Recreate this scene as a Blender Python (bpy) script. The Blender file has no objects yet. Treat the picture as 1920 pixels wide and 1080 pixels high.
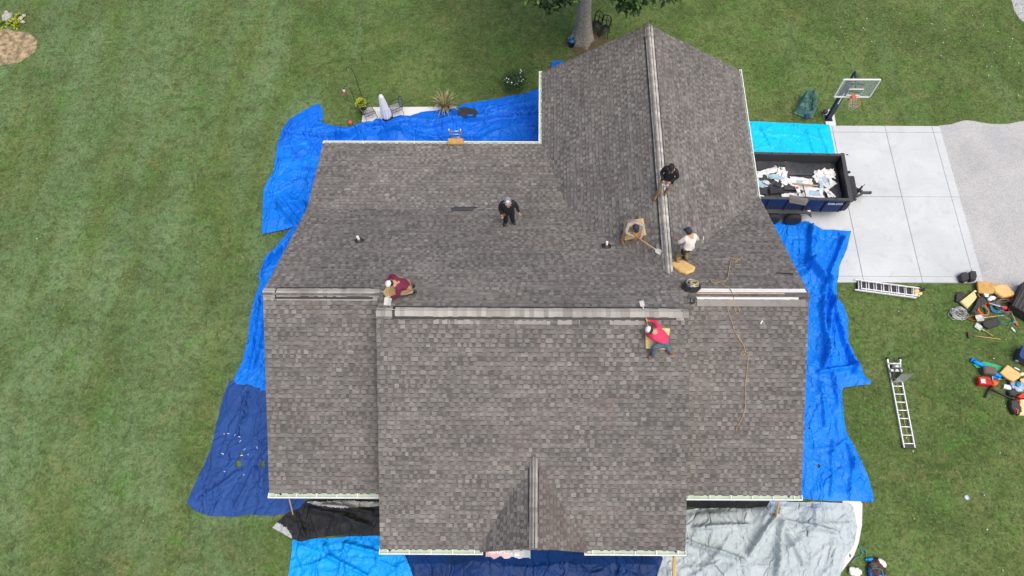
import bpy, math, random
from mathutils import Vector, Matrix, noise, geometry

random.seed(7)
S = bpy.context.scene
COL = S.collection
R = math.radians
PI = math.pi

# ------------------------------------------------------------------ camera
CAM_H, CAM_P, CAM_YAW, CAM_F, CAM_CX, CAM_CY = 27.0, R(65.3), R(0.25), 1350.0, 1006.0, 540.0
cam = bpy.data.cameras.new('camera'); cam_ob = bpy.data.objects.new('camera', cam); COL.objects.link(cam_ob)
cam.sensor_width = 36.0; cam.lens = CAM_F / 1920 * 36; cam.shift_x = -(CAM_CX - 960) / 1920
cam.clip_start = 0.5; cam.clip_end = 1000
cam_ob.location = (0, 0, CAM_H); cam_ob.rotation_euler = (PI / 2 - CAM_P, 0, CAM_YAW)
S.camera = cam_ob

# ------------------------------------------------------------------ light
SUN_EL, SUN_AZ = R(68), R(135)          # azimuth from +Y towards +X
w = bpy.data.worlds.new('World'); S.world = w; w.use_nodes = True
nt = w.node_tree
sky = nt.nodes.new('ShaderNodeTexSky'); sky.sky_type = 'NISHITA'; sky.sun_disc = False
sky.sun_elevation = SUN_EL; sky.sun_rotation = SUN_AZ; sky.dust_density = 6.0; sky.air_density = 1.0; sky.ozone_density = 1.0
nt.nodes['Background'].inputs['Strength'].default_value = 0.14
nt.links.new(sky.outputs[0], nt.nodes['Background'].inputs['Color'])
sl = bpy.data.lights.new('sun', 'SUN'); sl.energy = 1.3; sl.angle = R(50); sl.color = (1.0, 0.95, 0.88)
so = bpy.data.objects.new('sun', sl); COL.objects.link(so); so.location = (20, -20, 40)
sd = Vector((math.sin(SUN_AZ) * math.cos(SUN_EL), math.cos(SUN_AZ) * math.cos(SUN_EL), math.sin(SUN_EL)))
so.rotation_euler = sd.to_track_quat('Z', 'Y').to_euler()
S.view_settings.view_transform = 'Standard'; S.view_settings.look = 'None'
S.view_settings.gamma = 1.0; S.view_settings.use_curve_mapping = False
S.view_settings.exposure = 0.35

# ------------------------------------------------------------------ survey helpers: where a photographed point lies in the place
_F = Vector((-math.sin(CAM_YAW) * math.cos(CAM_P), math.cos(CAM_YAW) * math.cos(CAM_P), -math.sin(CAM_P)))
_R = Vector((math.cos(CAM_YAW), math.sin(CAM_YAW), 0)); _U = _R.cross(_F); _C = Vector((0, 0, CAM_H))
def ray(u, v): return _R * ((u - CAM_CX) / CAM_F) - _U * ((v - CAM_CY) / CAM_F) + _F
def at(u, v, z=0.0):
    r = ray(u, v); return _C + r * ((z - CAM_H) / r.z)

# ------------------------------------------------------------------ materials
def mat(name, col, rough=0.7, col2=None, scale=6.0, bump=0.0, bscale=60.0, metal=0.0, spec=0.5, coord='Object', detail=5.0, lo=0.35, hi=0.65, alpha=1.0, sheen=0.0):
    m = bpy.data.materials.new(name); m.use_nodes = True
    t = m.node_tree; b = t.nodes['Principled BSDF']
    b.inputs['Roughness'].default_value = rough; b.inputs['Metallic'].default_value = metal
    b.inputs['Specular IOR Level'].default_value = spec
    b.inputs['Base Color'].default_value = (*col, 1)
    if alpha < 1: b.inputs['Alpha'].default_value = alpha
    tc = t.nodes.new('ShaderNodeTexCoord')
    src = tc.outputs['Object' if coord == 'World' else coord]
    if coord == 'World':
        g = t.nodes.new('ShaderNodeNewGeometry'); src = g.outputs['Position']
    if col2 is None: col2 = tuple(min(1, c * 0.82) for c in col)
    n = t.nodes.new('ShaderNodeTexNoise'); n.inputs['Scale'].default_value = scale; n.inputs['Detail'].default_value = detail
    t.links.new(src, n.inputs['Vector'])
    r = t.nodes.new('ShaderNodeValToRGB'); r.color_ramp.elements[0].position = lo; r.color_ramp.elements[1].position = hi
    r.color_ramp.elements[0].color = (*col2, 1); r.color_ramp.elements[1].color = (*col, 1)
    t.links.new(n.outputs[0], r.inputs[0]); t.links.new(r.outputs[0], b.inputs['Base Color'])
    if bump:
        n2 = t.nodes.new('ShaderNodeTexNoise'); n2.inputs['Scale'].default_value = bscale; n2.inputs['Detail'].default_value = 4
        t.links.new(src, n2.inputs['Vector'])
        bp = t.nodes.new('ShaderNodeBump'); bp.inputs['Strength'].default_value = bump; bp.inputs['Distance'].default_value = 0.02
        t.links.new(n2.outputs[0], bp.inputs['Height']); t.links.new(bp.outputs[0], b.inputs['Normal'])
    return m

class NG:
    """small node-building helper"""
    def __init__(s, m): s.t = m.node_tree; s.b = s.t.nodes['Principled BSDF']
    def n(s, typ, **kw):
        x = s.t.nodes.new(typ)
        for k, v in kw.items():
            if k.startswith('_'): setattr(x, k[1:], v)
            else:
                x.inputs[k.replace('__', ' ')].default_value = v
        return x
    def l(s, a, b): s.t.links.new(a, b)
    def noise(s, vec, scale, detail=4, rough=0.5, dist=0.0):
        x = s.n('ShaderNodeTexNoise'); x.inputs['Scale'].default_value = scale; x.inputs['Detail'].default_value = detail
        x.inputs['Roughness'].default_value = rough; x.inputs['Distortion'].default_value = dist
        s.l(vec, x.inputs['Vector']); return x.outputs[0]
    def ramp(s, fac, *stops):
        x = s.n('ShaderNodeValToRGB'); e = x.color_ramp.elements
        while len(e) < len(stops): e.new(0.5)
        for i, (p, c) in enumerate(stops):
            e[i].position = p; e[i].color = (*c, 1) if len(c) == 3 else c
        s.l(fac, x.inputs[0]); return x.outputs[0]
    def mix(s, fac, a, b, mode='MIX'):
        x = s.n('ShaderNodeMix', _data_type='RGBA', _blend_type=mode)
        if isinstance(fac, (int, float)): x.inputs[0].default_value = fac
        else: s.l(fac, x.inputs[0])
        for i, q in ((6, a), (7, b)):
            if isinstance(q, tuple): x.inputs[i].default_value = (*q, 1)
            else: s.l(q, x.inputs[i])
        return x.outputs[2]
    def math(s, op, a, b=None):
        x = s.n('ShaderNodeMath', _operation=op)
        for i, q in ((0, a), (1, b)):
            if q is None: continue
            if isinstance(q, (int, float)): x.inputs[i].default_value = q
            else: s.l(q, x.inputs[i])
        return x.outputs[0]
    def bump(s, h, strength, dist):
        x = s.n('ShaderNodeBump'); x.inputs['Strength'].default_value = strength; x.inputs['Distance'].default_value = dist
        s.l(h, x.inputs['Height']); s.l(x.outputs[0], s.b.inputs['Normal']); return x
    def pos(s): return s.n('ShaderNodeNewGeometry').outputs['Position']

def new_mat(name, rough=0.7, spec=0.3):
    m = bpy.data.materials.new(name); m.use_nodes = True
    g = NG(m); g.b.inputs['Roughness'].default_value = rough; g.b.inputs['Specular IOR Level'].default_value = spec
    return m, g

def lawn_colour(g):
    p = g.pos()
    big = g.noise(p, 0.085, 4, 0.55, 0.8); mid = g.noise(p, 0.34, 7, 0.68, 1.0); fine = g.noise(p, 3.0, 8, 0.76, 0.5); spk = g.noise(p, 8.5, 7, 0.8)
    c = g.ramp(mid, (0.28, (0.060, 0.112, 0.026)), (0.48, (0.096, 0.152, 0.042)), (0.70, (0.150, 0.188, 0.066)))
    mp = g.n('ShaderNodeMapping'); mp.inputs['Rotation'].default_value = (0, 0, 0.55); mp.inputs['Scale'].default_value = (1.0, 0.22, 1.0); g.l(p, mp.inputs['Vector'])
    dew = g.noise(mp.outputs[0], 0.42, 5, 0.6, 0.7); sx = g.n('ShaderNodeSeparateXYZ'); g.l(p, sx.inputs[0])
    west = g.n('ShaderNodeMapRange'); g.l(sx.outputs[0], west.inputs[0]); west.inputs[1].default_value = -4.0; west.inputs[2].default_value = -13.0
    dewf = g.math('MULTIPLY', dew, g.math('ADD', g.math('MULTIPLY', west.outputs[0], 0.34), g.math('ADD', g.math('MULTIPLY', big, 0.5), 0.48)))
    c = g.mix(g.ramp(dewf, (0.42, (0, 0, 0)), (0.64, (0.75, 0.75, 0.75))), c, (0.142, 0.222, 0.104))
    drift = g.noise(p, 0.13, 5, 0.6, 1.2); c = g.mix(0.9, c, g.ramp(drift, (0.32, (0.78, 0.78, 0.76)), (0.52, (1.02, 1.01, 1.03)), (0.70, (1.22, 1.20, 1.26))), 'MULTIPLY')
    dry = g.noise(p, 0.62, 8, 0.72, 1.4)
    c = g.mix(g.ramp(dry, (0.56, (0, 0, 0)), (0.74, (0.62, 0.62, 0.62))), c, (0.225, 0.178, 0.078))
    lush = g.noise(p, 1.05, 7, 0.72, 0.8)
    c = g.mix(g.ramp(lush, (0.54, (0, 0, 0)), (0.70, (0.75, 0.75, 0.75))), c, (0.072, 0.205, 0.030))
    shade = g.noise(p, 0.75, 8, 0.75, 0.8)
    c = g.mix(g.ramp(shade, (0.30, (0.75, 0.75, 0.75)), (0.50, (0, 0, 0))), c, (0.052, 0.074, 0.022))
    c = g.mix(g.ramp(fine, (0.36, (0.68, 0.68, 0.68)), (0.54, (0, 0, 0))), c, (0.040, 0.062, 0.016))
    c = g.mix(g.ramp(spk, (0.53, (0, 0, 0)), (0.70, (0.62, 0.62, 0.62))), c, (0.290, 0.325, 0.165))
    c = g.mix(g.ramp(spk, (0.32, (0.7, 0.7, 0.7)), (0.48, (0, 0, 0))), c, (0.024, 0.044, 0.010))
    return c, spk, fine

M = {}
m, g = new_mat('lawn', 0.9, 0.15); c, h, f2 = lawn_colour(g); g.l(c, g.b.inputs['Base Color'])
g.bump(g.math('ADD', h, f2), 0.9, 0.03); M['lawn'] = m
m, g = new_mat('grass_blade', 0.8, 0.2); c, h, f2 = lawn_colour(g)
oi = g.n('ShaderNodeObjectInfo')
c = g.mix(g.ramp(oi.outputs['Random'], (0.0, (0.0, 0.0, 0.0)), (1.0, (0.45, 0.45, 0.45))), c, (0.17, 0.215, 0.085))
g.l(c, g.b.inputs['Base Color']); M['grass'] = m

# shingles: every tab is an island with its own granule blend
def shingle_mat(name, stops, mul, stain=False, run=None):
    m, g = new_mat(name, 0.92, 0.15)
    ge = g.n('ShaderNodeNewGeometry'); oi = g.n('ShaderNodeObjectInfo')
    rnd = g.math('FRACT', g.math('ADD', ge.outputs['Random Per Island'], oi.outputs['Random']))
    c = g.ramp(rnd, *stops)
    p = ge.outputs['Position']
    gr = g.noise(p, 90.0, 3, 0.7); c = g.mix(0.5, c, g.ramp(gr, (0.25, (0.55, 0.55, 0.55)), (0.75, (1.3, 1.3, 1.3))), 'MULTIPLY')
    red = g.noise(p, 0.9, 4, 0.6, 0.8); c = g.mix(g.ramp(red, (0.56, (0, 0, 0)), (0.72, (0.5, 0.5, 0.5))), c, (0.150, 0.124, 0.114))
    age = g.noise(p, 0.35, 4, 0.6, 0.3); c = g.mix(0.55, c, g.ramp(age, (0.3, (0.70, 0.70, 0.71)), (0.7, (1.24, 1.23, 1.20))), 'MULTIPLY')
    if run:
        mp = g.n('ShaderNodeMapping'); mp.inputs['Scale'].default_value = run; g.l(p, mp.inputs['Vector']); rn = g.noise(mp.outputs[0], 1.0, 3, 0.6)
        c = g.mix(0.9, c, g.ramp(rn, (0.34, (0.74, 0.74, 0.75)), (0.50, (0.98, 0.98, 0.98)), (0.66, (1.22, 1.21, 1.19))), 'MULTIPLY')
    if stain:
        st = g.noise(p, 1.1, 5, 0.65, 0.6); c = g.mix(g.ramp(st, (0.42, (0, 0, 0)), (0.60, (0.6, 0.6, 0.6))), c, (0.092, 0.074, 0.066))
    g.l(c, g.b.inputs['Base Color']); g.bump(gr, 0.35, 0.004)
    return m
_TS = ((0.0, (0.158, 0.150, 0.142)), (0.5, (0.182, 0.173, 0.164)), (0.88, (0.204, 0.194, 0.184)), (1.0, (0.238, 0.227, 0.215)))
M['tab'] = shingle_mat('shingle_tab', _TS, 1, False, (1.9, 8.0, 8.0))
M['tab_w'] = shingle_mat('wing_shingle_tab', _TS, 1, False, (8.0, 1.9, 8.0))
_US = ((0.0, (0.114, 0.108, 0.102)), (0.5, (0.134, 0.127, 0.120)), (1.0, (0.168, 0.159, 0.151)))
M['under'] = shingle_mat('shingle_underlayer', _US, 1, False, (1.9, 8.0, 8.0))
M['under_w'] = shingle_mat('wing_shingle_underlayer', _US, 1, False, (8.0, 1.9, 8.0))
M['tab_st'] = shingle_mat('stained_tab', ((0.0, (0.178, 0.160, 0.148)), (1.0, (0.240, 0.218, 0.202))), 1, True)
M['under_st'] = shingle_mat('stained_underlayer', ((0.0, (0.118, 0.106, 0.098)), (1.0, (0.170, 0.153, 0.142))), 1, True)
M['band'] = shingle_mat('shingle_shadow_band', ((0.0, (0.034, 0.032, 0.031)), (1.0, (0.055, 0.052, 0.050))), 1)  # printed line that also carries the shade below the butts as colour
M['cap'] = shingle_mat('ridge_cap', ((0.0, (0.25, 0.24, 0.222)), (0.5, (0.335, 0.325, 0.30)), (1.0, (0.41, 0.40, 0.37))), 1)
M['cap_pale'] = shingle_mat('ridge_cap_pale', ((0.0, (0.32, 0.31, 0.29)), (0.5, (0.43, 0.415, 0.39)), (1.0, (0.55, 0.535, 0.50))), 1)
M['caped'] = shingle_mat('ridge_cap_grey', ((0.0, (0.22, 0.21, 0.197)), (0.5, (0.285, 0.275, 0.258)), (1.0, (0.36, 0.35, 0.33))), 1)
M['dust'] = shingle_mat('shingle_dusty', ((0.0, (0.27, 0.26, 0.247)), (1.0, (0.35, 0.337, 0.32))), 1)
M['newshingle'] = shingle_mat('shingle_fresh', ((0.0, (0.035, 0.040, 0.046)), (1.0, (0.070, 0.078, 0.086))), 1)
M['white'] = mat('white_paint', (0.78, 0.78, 0.76), 0.45, (0.70, 0.70, 0.68), 3)
M['guard'] = mat('pale_green_gutter_film', (0.42, 0.53, 0.40), 0.6, (0.34, 0.42, 0.32), 5)
M['dark'] = mat('black_plastic', (0.015, 0.015, 0.017), 0.55, (0.03, 0.03, 0.032), 8)
M['deck'] = mat('roof_boards', (0.20, 0.15, 0.11), 0.85, None, 10)
M['siding'] = mat('pale_siding', (0.55, 0.56, 0.54), 0.7, (0.50, 0.51, 0.49), 2)
g = NG(M['siding']); wv = g.n('ShaderNodeTexWave', _wave_type='BANDS', _bands_direction='Z', _wave_profile='SAW'); wv.inputs['Scale'].default_value = 1.25; g.l(g.pos(), wv.inputs['Vector']); g.bump(wv.outputs['Fac'], 0.8, 0.03)
M['steel'] = mat('aluminium', (0.60, 0.61, 0.62), 0.38, (0.48, 0.49, 0.50), 14, metal=0.75)
M['bright'] = mat('bright_aluminium', (0.80, 0.81, 0.82), 0.45, (0.7, 0.71, 0.72), 9, metal=0.1)
M['wood'] = mat('raw_lumber', (0.52, 0.33, 0.15), 0.7, (0.42, 0.25, 0.10), 14)
M['prop'] = mat('orange_lumber', (0.78, 0.47, 0.14), 0.7, (0.66, 0.37, 0.10), 10)
M['canopy'] = mat('umbrella_fabric', (0.88, 0.88, 0.87), 0.8, (0.82, 0.82, 0.81), 4)
M['ply'] = mat('roof_sheathing_edge', (0.52, 0.30, 0.19), 0.8, (0.66, 0.45, 0.32), 6)
M['felt'] = mat('white_membrane', (0.80, 0.80, 0.79), 0.6, (0.72, 0.72, 0.71), 4)
def concrete(name, a, b):
    m, g = new_mat(name, 0.85, 0.25); p = g.pos()
    n1 = g.noise(p, 0.5, 6, 0.65, 0.6); n2 = g.noise(p, 14, 5, 0.7); n3 = g.noise(p, 2.2, 5, 0.6, 0.4)
    c = g.ramp(n1, (0.32, b), (0.66, a))
    c = g.mix(g.ramp(n3, (0.56, (0, 0, 0)), (0.72, (0.4, 0.4, 0.4))), c, tuple(x * 0.78 for x in b))
    c = g.mix(0.6, c, g.ramp(n2, (0.3, (0.86, 0.86, 0.86)), (0.7, (1.08, 1.08, 1.08))), 'MULTIPLY')
    g.l(c, g.b.inputs['Base Color']); g.bump(n2, 0.25, 0.006); return m
M['concrete'] = concrete('concrete', (0.545, 0.575, 0.585), (0.45, 0.48, 0.49))
M['patio'] = concrete('patio_concrete', (0.68, 0.685, 0.67), (0.60, 0.605, 0.59))
m, g = new_mat('gravel', 0.9, 0.2); p = g.pos()
vo = g.n('ShaderNodeTexVoronoi'); vo.inputs['Scale'].default_value = 38; g.l(p, vo.inputs['Vector'])
bw = g.n('ShaderNodeRGBToBW'); g.l(vo.outputs['Color'], bw.inputs[0])
c = g.ramp(bw.outputs[0], (0.15, (0.33, 0.338, 0.342)), (0.5, (0.405, 0.412, 0.415)), (0.85, (0.48, 0.485, 0.485)))
n1 = g.noise(p, 0.5, 6, 0.7, 0.5); c = g.mix(0.8, c, g.ramp(n1, (0.3, (0.82, 0.82, 0.83)), (0.7, (1.15, 1.14, 1.12))), 'MULTIPLY')
n2 = g.noise(p, 1.6, 6, 0.7, 0.8); c = g.mix(g.ramp(n2, (0.6, (0, 0, 0)), (0.78, (0.4, 0.4, 0.4))), c, (0.24, 0.215, 0.17))
g.l(c, g.b.inputs['Base Color']); g.bump(vo.outputs['Distance'], 0.5, 0.02); M['gravel'] = m

def tarp_mat(name, a, b, rough=0.42, weave=True, fade=None, crease=1.0):
    m, g = new_mat(name, rough + .08, 0.25); p = g.pos()
    n1 = g.noise(p, 0.8, 5, 0.6, 0.5); c = g.ramp(n1, (0.33, b), (0.66, a))
    n4 = g.noise(p, 9, 5, 0.7); c = g.mix(0.5, c, g.ramp(n4, (0.3, (0.88, 0.88, 0.88)), (0.7, (1.08, 1.08, 1.08))), 'MULTIPLY')
    if fade:
        n3 = g.noise(p, 2.6, 8, 0.75, 1.0); c = g.mix(g.ramp(n3, (0.55, (0, 0, 0)), (0.8, (0.6, 0.6, 0.6))), c, fade)
    g.l(c, g.b.inputs['Base Color'])
    dn = g.n('ShaderNodeTexNoise'); dn.inputs['Scale'].default_value = 1.1; dn.inputs['Detail'].default_value = 3; g.l(p, dn.inputs['Vector'])
    vm = g.n('ShaderNodeVectorMath', _operation='MULTIPLY_ADD'); g.l(dn.outputs['Color'], vm.inputs[0]); vm.inputs[1].default_value = (1.0, 1.0, 0.0); g.l(p, vm.inputs[2])
    def vor(sc, sy):
        mp = g.n('ShaderNodeMapping'); mp.inputs['Scale'].default_value = (sc, sc * sy, 0.0); g.l(vm.outputs[0], mp.inputs['Vector'])
        v = g.n('ShaderNodeTexVoronoi'); v.inputs['Scale'].default_value = 1.0; g.l(mp.outputs[0], v.inputs['Vector']); return v.outputs['Distance']
    def crack(sc, sy, rot, wd):
        mp = g.n('ShaderNodeMapping'); mp.inputs['Scale'].default_value = (sc, sc * sy, 0.0); mp.inputs['Rotation'].default_value = (0, 0, rot); g.l(vm.outputs[0], mp.inputs['Vector'])
        v = g.n('ShaderNodeTexVoronoi', _feature='DISTANCE_TO_EDGE'); v.inputs['Scale'].default_value = 1.0; g.l(mp.outputs[0], v.inputs['Vector'])
        r_ = g.n('ShaderNodeMapRange', _interpolation_type='SMOOTHSTEP'); g.l(v.outputs['Distance'], r_.inputs[0]); r_.inputs[1].default_value = 0.0; r_.inputs[2].default_value = wd
        return r_.outputs[0]
    hgt = g.math('ADD', g.math('MULTIPLY', crack(0.9, 0.4, 0.3, 0.06), 0.42), g.math('MULTIPLY', crack(1.6, 0.45, 1.3, 0.085), 0.34))
    hgt = g.math('ADD', hgt, g.math('MULTIPLY', crack(3.6, 0.6, 0.7, 0.2), 0.16))
    hgt = g.math('ADD', hgt, g.math('ADD', g.math('MULTIPLY', vor(1.3, 0.6), 0.12), g.math('MULTIPLY', g.noise(p, 7.0, 4, 0.6), 0.14)))
    g.bump(hgt, 1.0, 0.075 * crease); return m
M['tarp_blue'] = tarp_mat('blue_tarp', (0.004, 0.200, 0.80), (0.002, 0.160, 0.70))
M['tarp_deep'] = tarp_mat('deep_blue_tarp', (0.003, 0.150, 0.72), (0.002, 0.115, 0.60))
M['tarp_cyan'] = tarp_mat('cyan_tarp', (0.003, 0.55, 0.86), (0.002, 0.48, 0.80), crease=0.45)
M['tarp_sky'] = tarp_mat('sky_blue_tarp', (0.003, 0.33, 0.88), (0.002, 0.27, 0.82))
M['tarp_navy'] = tarp_mat('faded_navy_tarp', (0.022, 0.078, 0.285), (0.015, 0.055, 0.215), 0.6, fade=(0.050, 0.095, 0.250))
M['tarp_dark'] = tarp_mat('dark_navy_tarp', (0.006, 0.040, 0.170), (0.004, 0.024, 0.100), 0.5, fade=(0.015, 0.022, 0.034))
M['tarp_black'] = tarp_mat('black_tarp', (0.024, 0.026, 0.029), (0.013, 0.014, 0.016), 0.6, fade=(0.060, 0.062, 0.064))
M['tarp_silver'] = tarp_mat('silver_tarp', (0.43, 0.495, 0.515), (0.37, 0.435, 0.455), 0.45)
M['silver_side'] = tarp_mat('silver_tarp_back', (0.46, 0.47, 0.47), (0.36, 0.37, 0.38), 0.45)
M['tarp_brown'] = tarp_mat('brown_tarp', (0.085, 0.048, 0.042), (0.05, 0.03, 0.026), 0.55)
M['tarp_green'] = tarp_mat('green_tarp', (0.12, 0.25, 0.215), (0.07, 0.16, 0.145), 0.55)
M['foam'] = mat('yellow_foam', (0.72, 0.49, 0.20), 0.95, (0.62, 0.40, 0.15), 9, bump=0.5, bscale=30)
M['foam2'] = mat('brown_foam', (0.56, 0.34, 0.11), 0.95, (0.45, 0.26, 0.08), 7, bump=0.5, bscale=30)
M['foam3'] = mat('pale_foam', (0.78, 0.60, 0.30), 0.95, (0.68, 0.50, 0.23), 9, bump=0.5, bscale=30)
for k, c, r_ in (('skin', (0.50, 0.27, 0.18), .6), ('black_cloth', (0.012, 0.012, 0.014), .85), ('maroon', (0.17, 0.012, 0.048), .8), ('tan', (0.40, 0.27, 0.15), .85),
               ('khaki', (0.30, 0.22, 0.10), .85), ('grey_cloth', (0.38, 0.36, 0.33), .85), ('white_cloth', (0.74, 0.68, 0.62), .85), ('pink', (0.72, 0.035, 0.11), .75),
               ('jeans', (0.085, 0.135, 0.19), .85), ('boot_brown', (0.24, 0.12, 0.045), .7), ('boot_black', (0.02, 0.02, 0.02), .6), ('cap_white', (0.74, 0.75, 0.76), .8),
               ('cap_grey', (0.20, 0.24, 0.29), .8), ('cap_navy', (0.022, 0.034, 0.060), .8), ('hair', (0.025, 0.018, 0.012), .7), ('red', (0.62, 0.025, 0.020), .5),
               ('orange', (0.80, 0.13, 0.02), .5), ('cord_green', (0.02, 0.22, 0.17), .6), ('cord_blue', (0.02, 0.25, 0.50), .6), ('rope', (0.42, 0.29, 0.15), .8),
               ('cord_brown', (0.20, 0.13, 0.10), .7), ('blue_plastic', (0.012, 0.050, 0.20), .45), ('dark_blue', (0.010, 0.022, 0.062), .4), ('gunmetal', (0.055, 0.058, 0.062), .45),
               ('tyre', (0.02, 0.02, 0.021), .85), ('paper', (0.70, 0.71, 0.72), .7), ('paleblue', (0.36, 0.50, 0.60), .6), ('brownbox', (0.13, 0.09, 0.07), .6),
               ('shovel', (0.50, 0.50, 0.48), .5), ('rust', (0.10, 0.065, 0.05), .8), ('green_plastic', (0.02, 0.40, 0.18), .5), ('glass_edge', (0.8, .81, .81), .4),
               ('yellowleaf', (0.42, 0.46, 0.03), .7), ('straw', (0.45, 0.40, 0.20), .8), ('leaf_dark', (0.020, 0.055, 0.014), .7), ('leaf', (0.040, 0.095, 0.018), .7),
               ('leaf_light', (0.085, 0.170, 0.030), .7), ('petal', (0.80, 0.80, 0.74), .7), ('pot', (0.045, 0.030, 0.026), .6), ('soil', (0.06, 0.04, 0.03), .95),
               ('iron', (0.018, 0.018, 0.018), .6), ('rimred', (0.72, 0.10, 0.08), .5), ('net', (0.62, 0.62, 0.52), .8), ('brickred', (0.5, 0.05, 0.04), .6), ('mesh_seat', (0.46, 0.49, 0.50), .8), ('teal_cord', (0.03, 0.30, 0.30), .6)):
    M[k] = mat(k, c, r_, tuple(x * 0.78 for x in c), 12)
M['bark'] = mat('bark', (0.40, 0.37, 0.33), 0.95, (0.22, 0.20, 0.175), 9, bump=0.9, bscale=22)
M['rock'] = mat('pale_rock', (0.48, 0.47, 0.43), 0.9, (0.33, 0.32, 0.29), 5, bump=0.6, bscale=14)
M['mulch'] = mat('straw_mulch', (0.44, 0.34, 0.19), 0.95, (0.16, 0.12, 0.08), 3.5, bump=1.0, bscale=40, coord='World', detail=8)
M['dirt'] = mat('bare_soil', (0.13, 0.088, 0.055), 0.95, (0.085, 0.075, 0.03), 3, bump=0.8, bscale=25, coord='World', detail=8)
gm, g = new_mat('backboard_glass', 0.12, 0.5); g.b.inputs['Base Color'].default_value = (0.40, 0.48, 0.46, 1); g.b.inputs['Alpha'].default_value = 0.25; M['glass'] = gm

M['joint'] = mat('joint_sand', (0.30, 0.31, 0.31), 0.95, (0.22, 0.225, 0.225), 6, coord='World')
M['mesh_fabric'] = mat('sling_mesh', (0.30, 0.32, 0.33), 0.8, None, 8, alpha=0.45)
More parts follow.
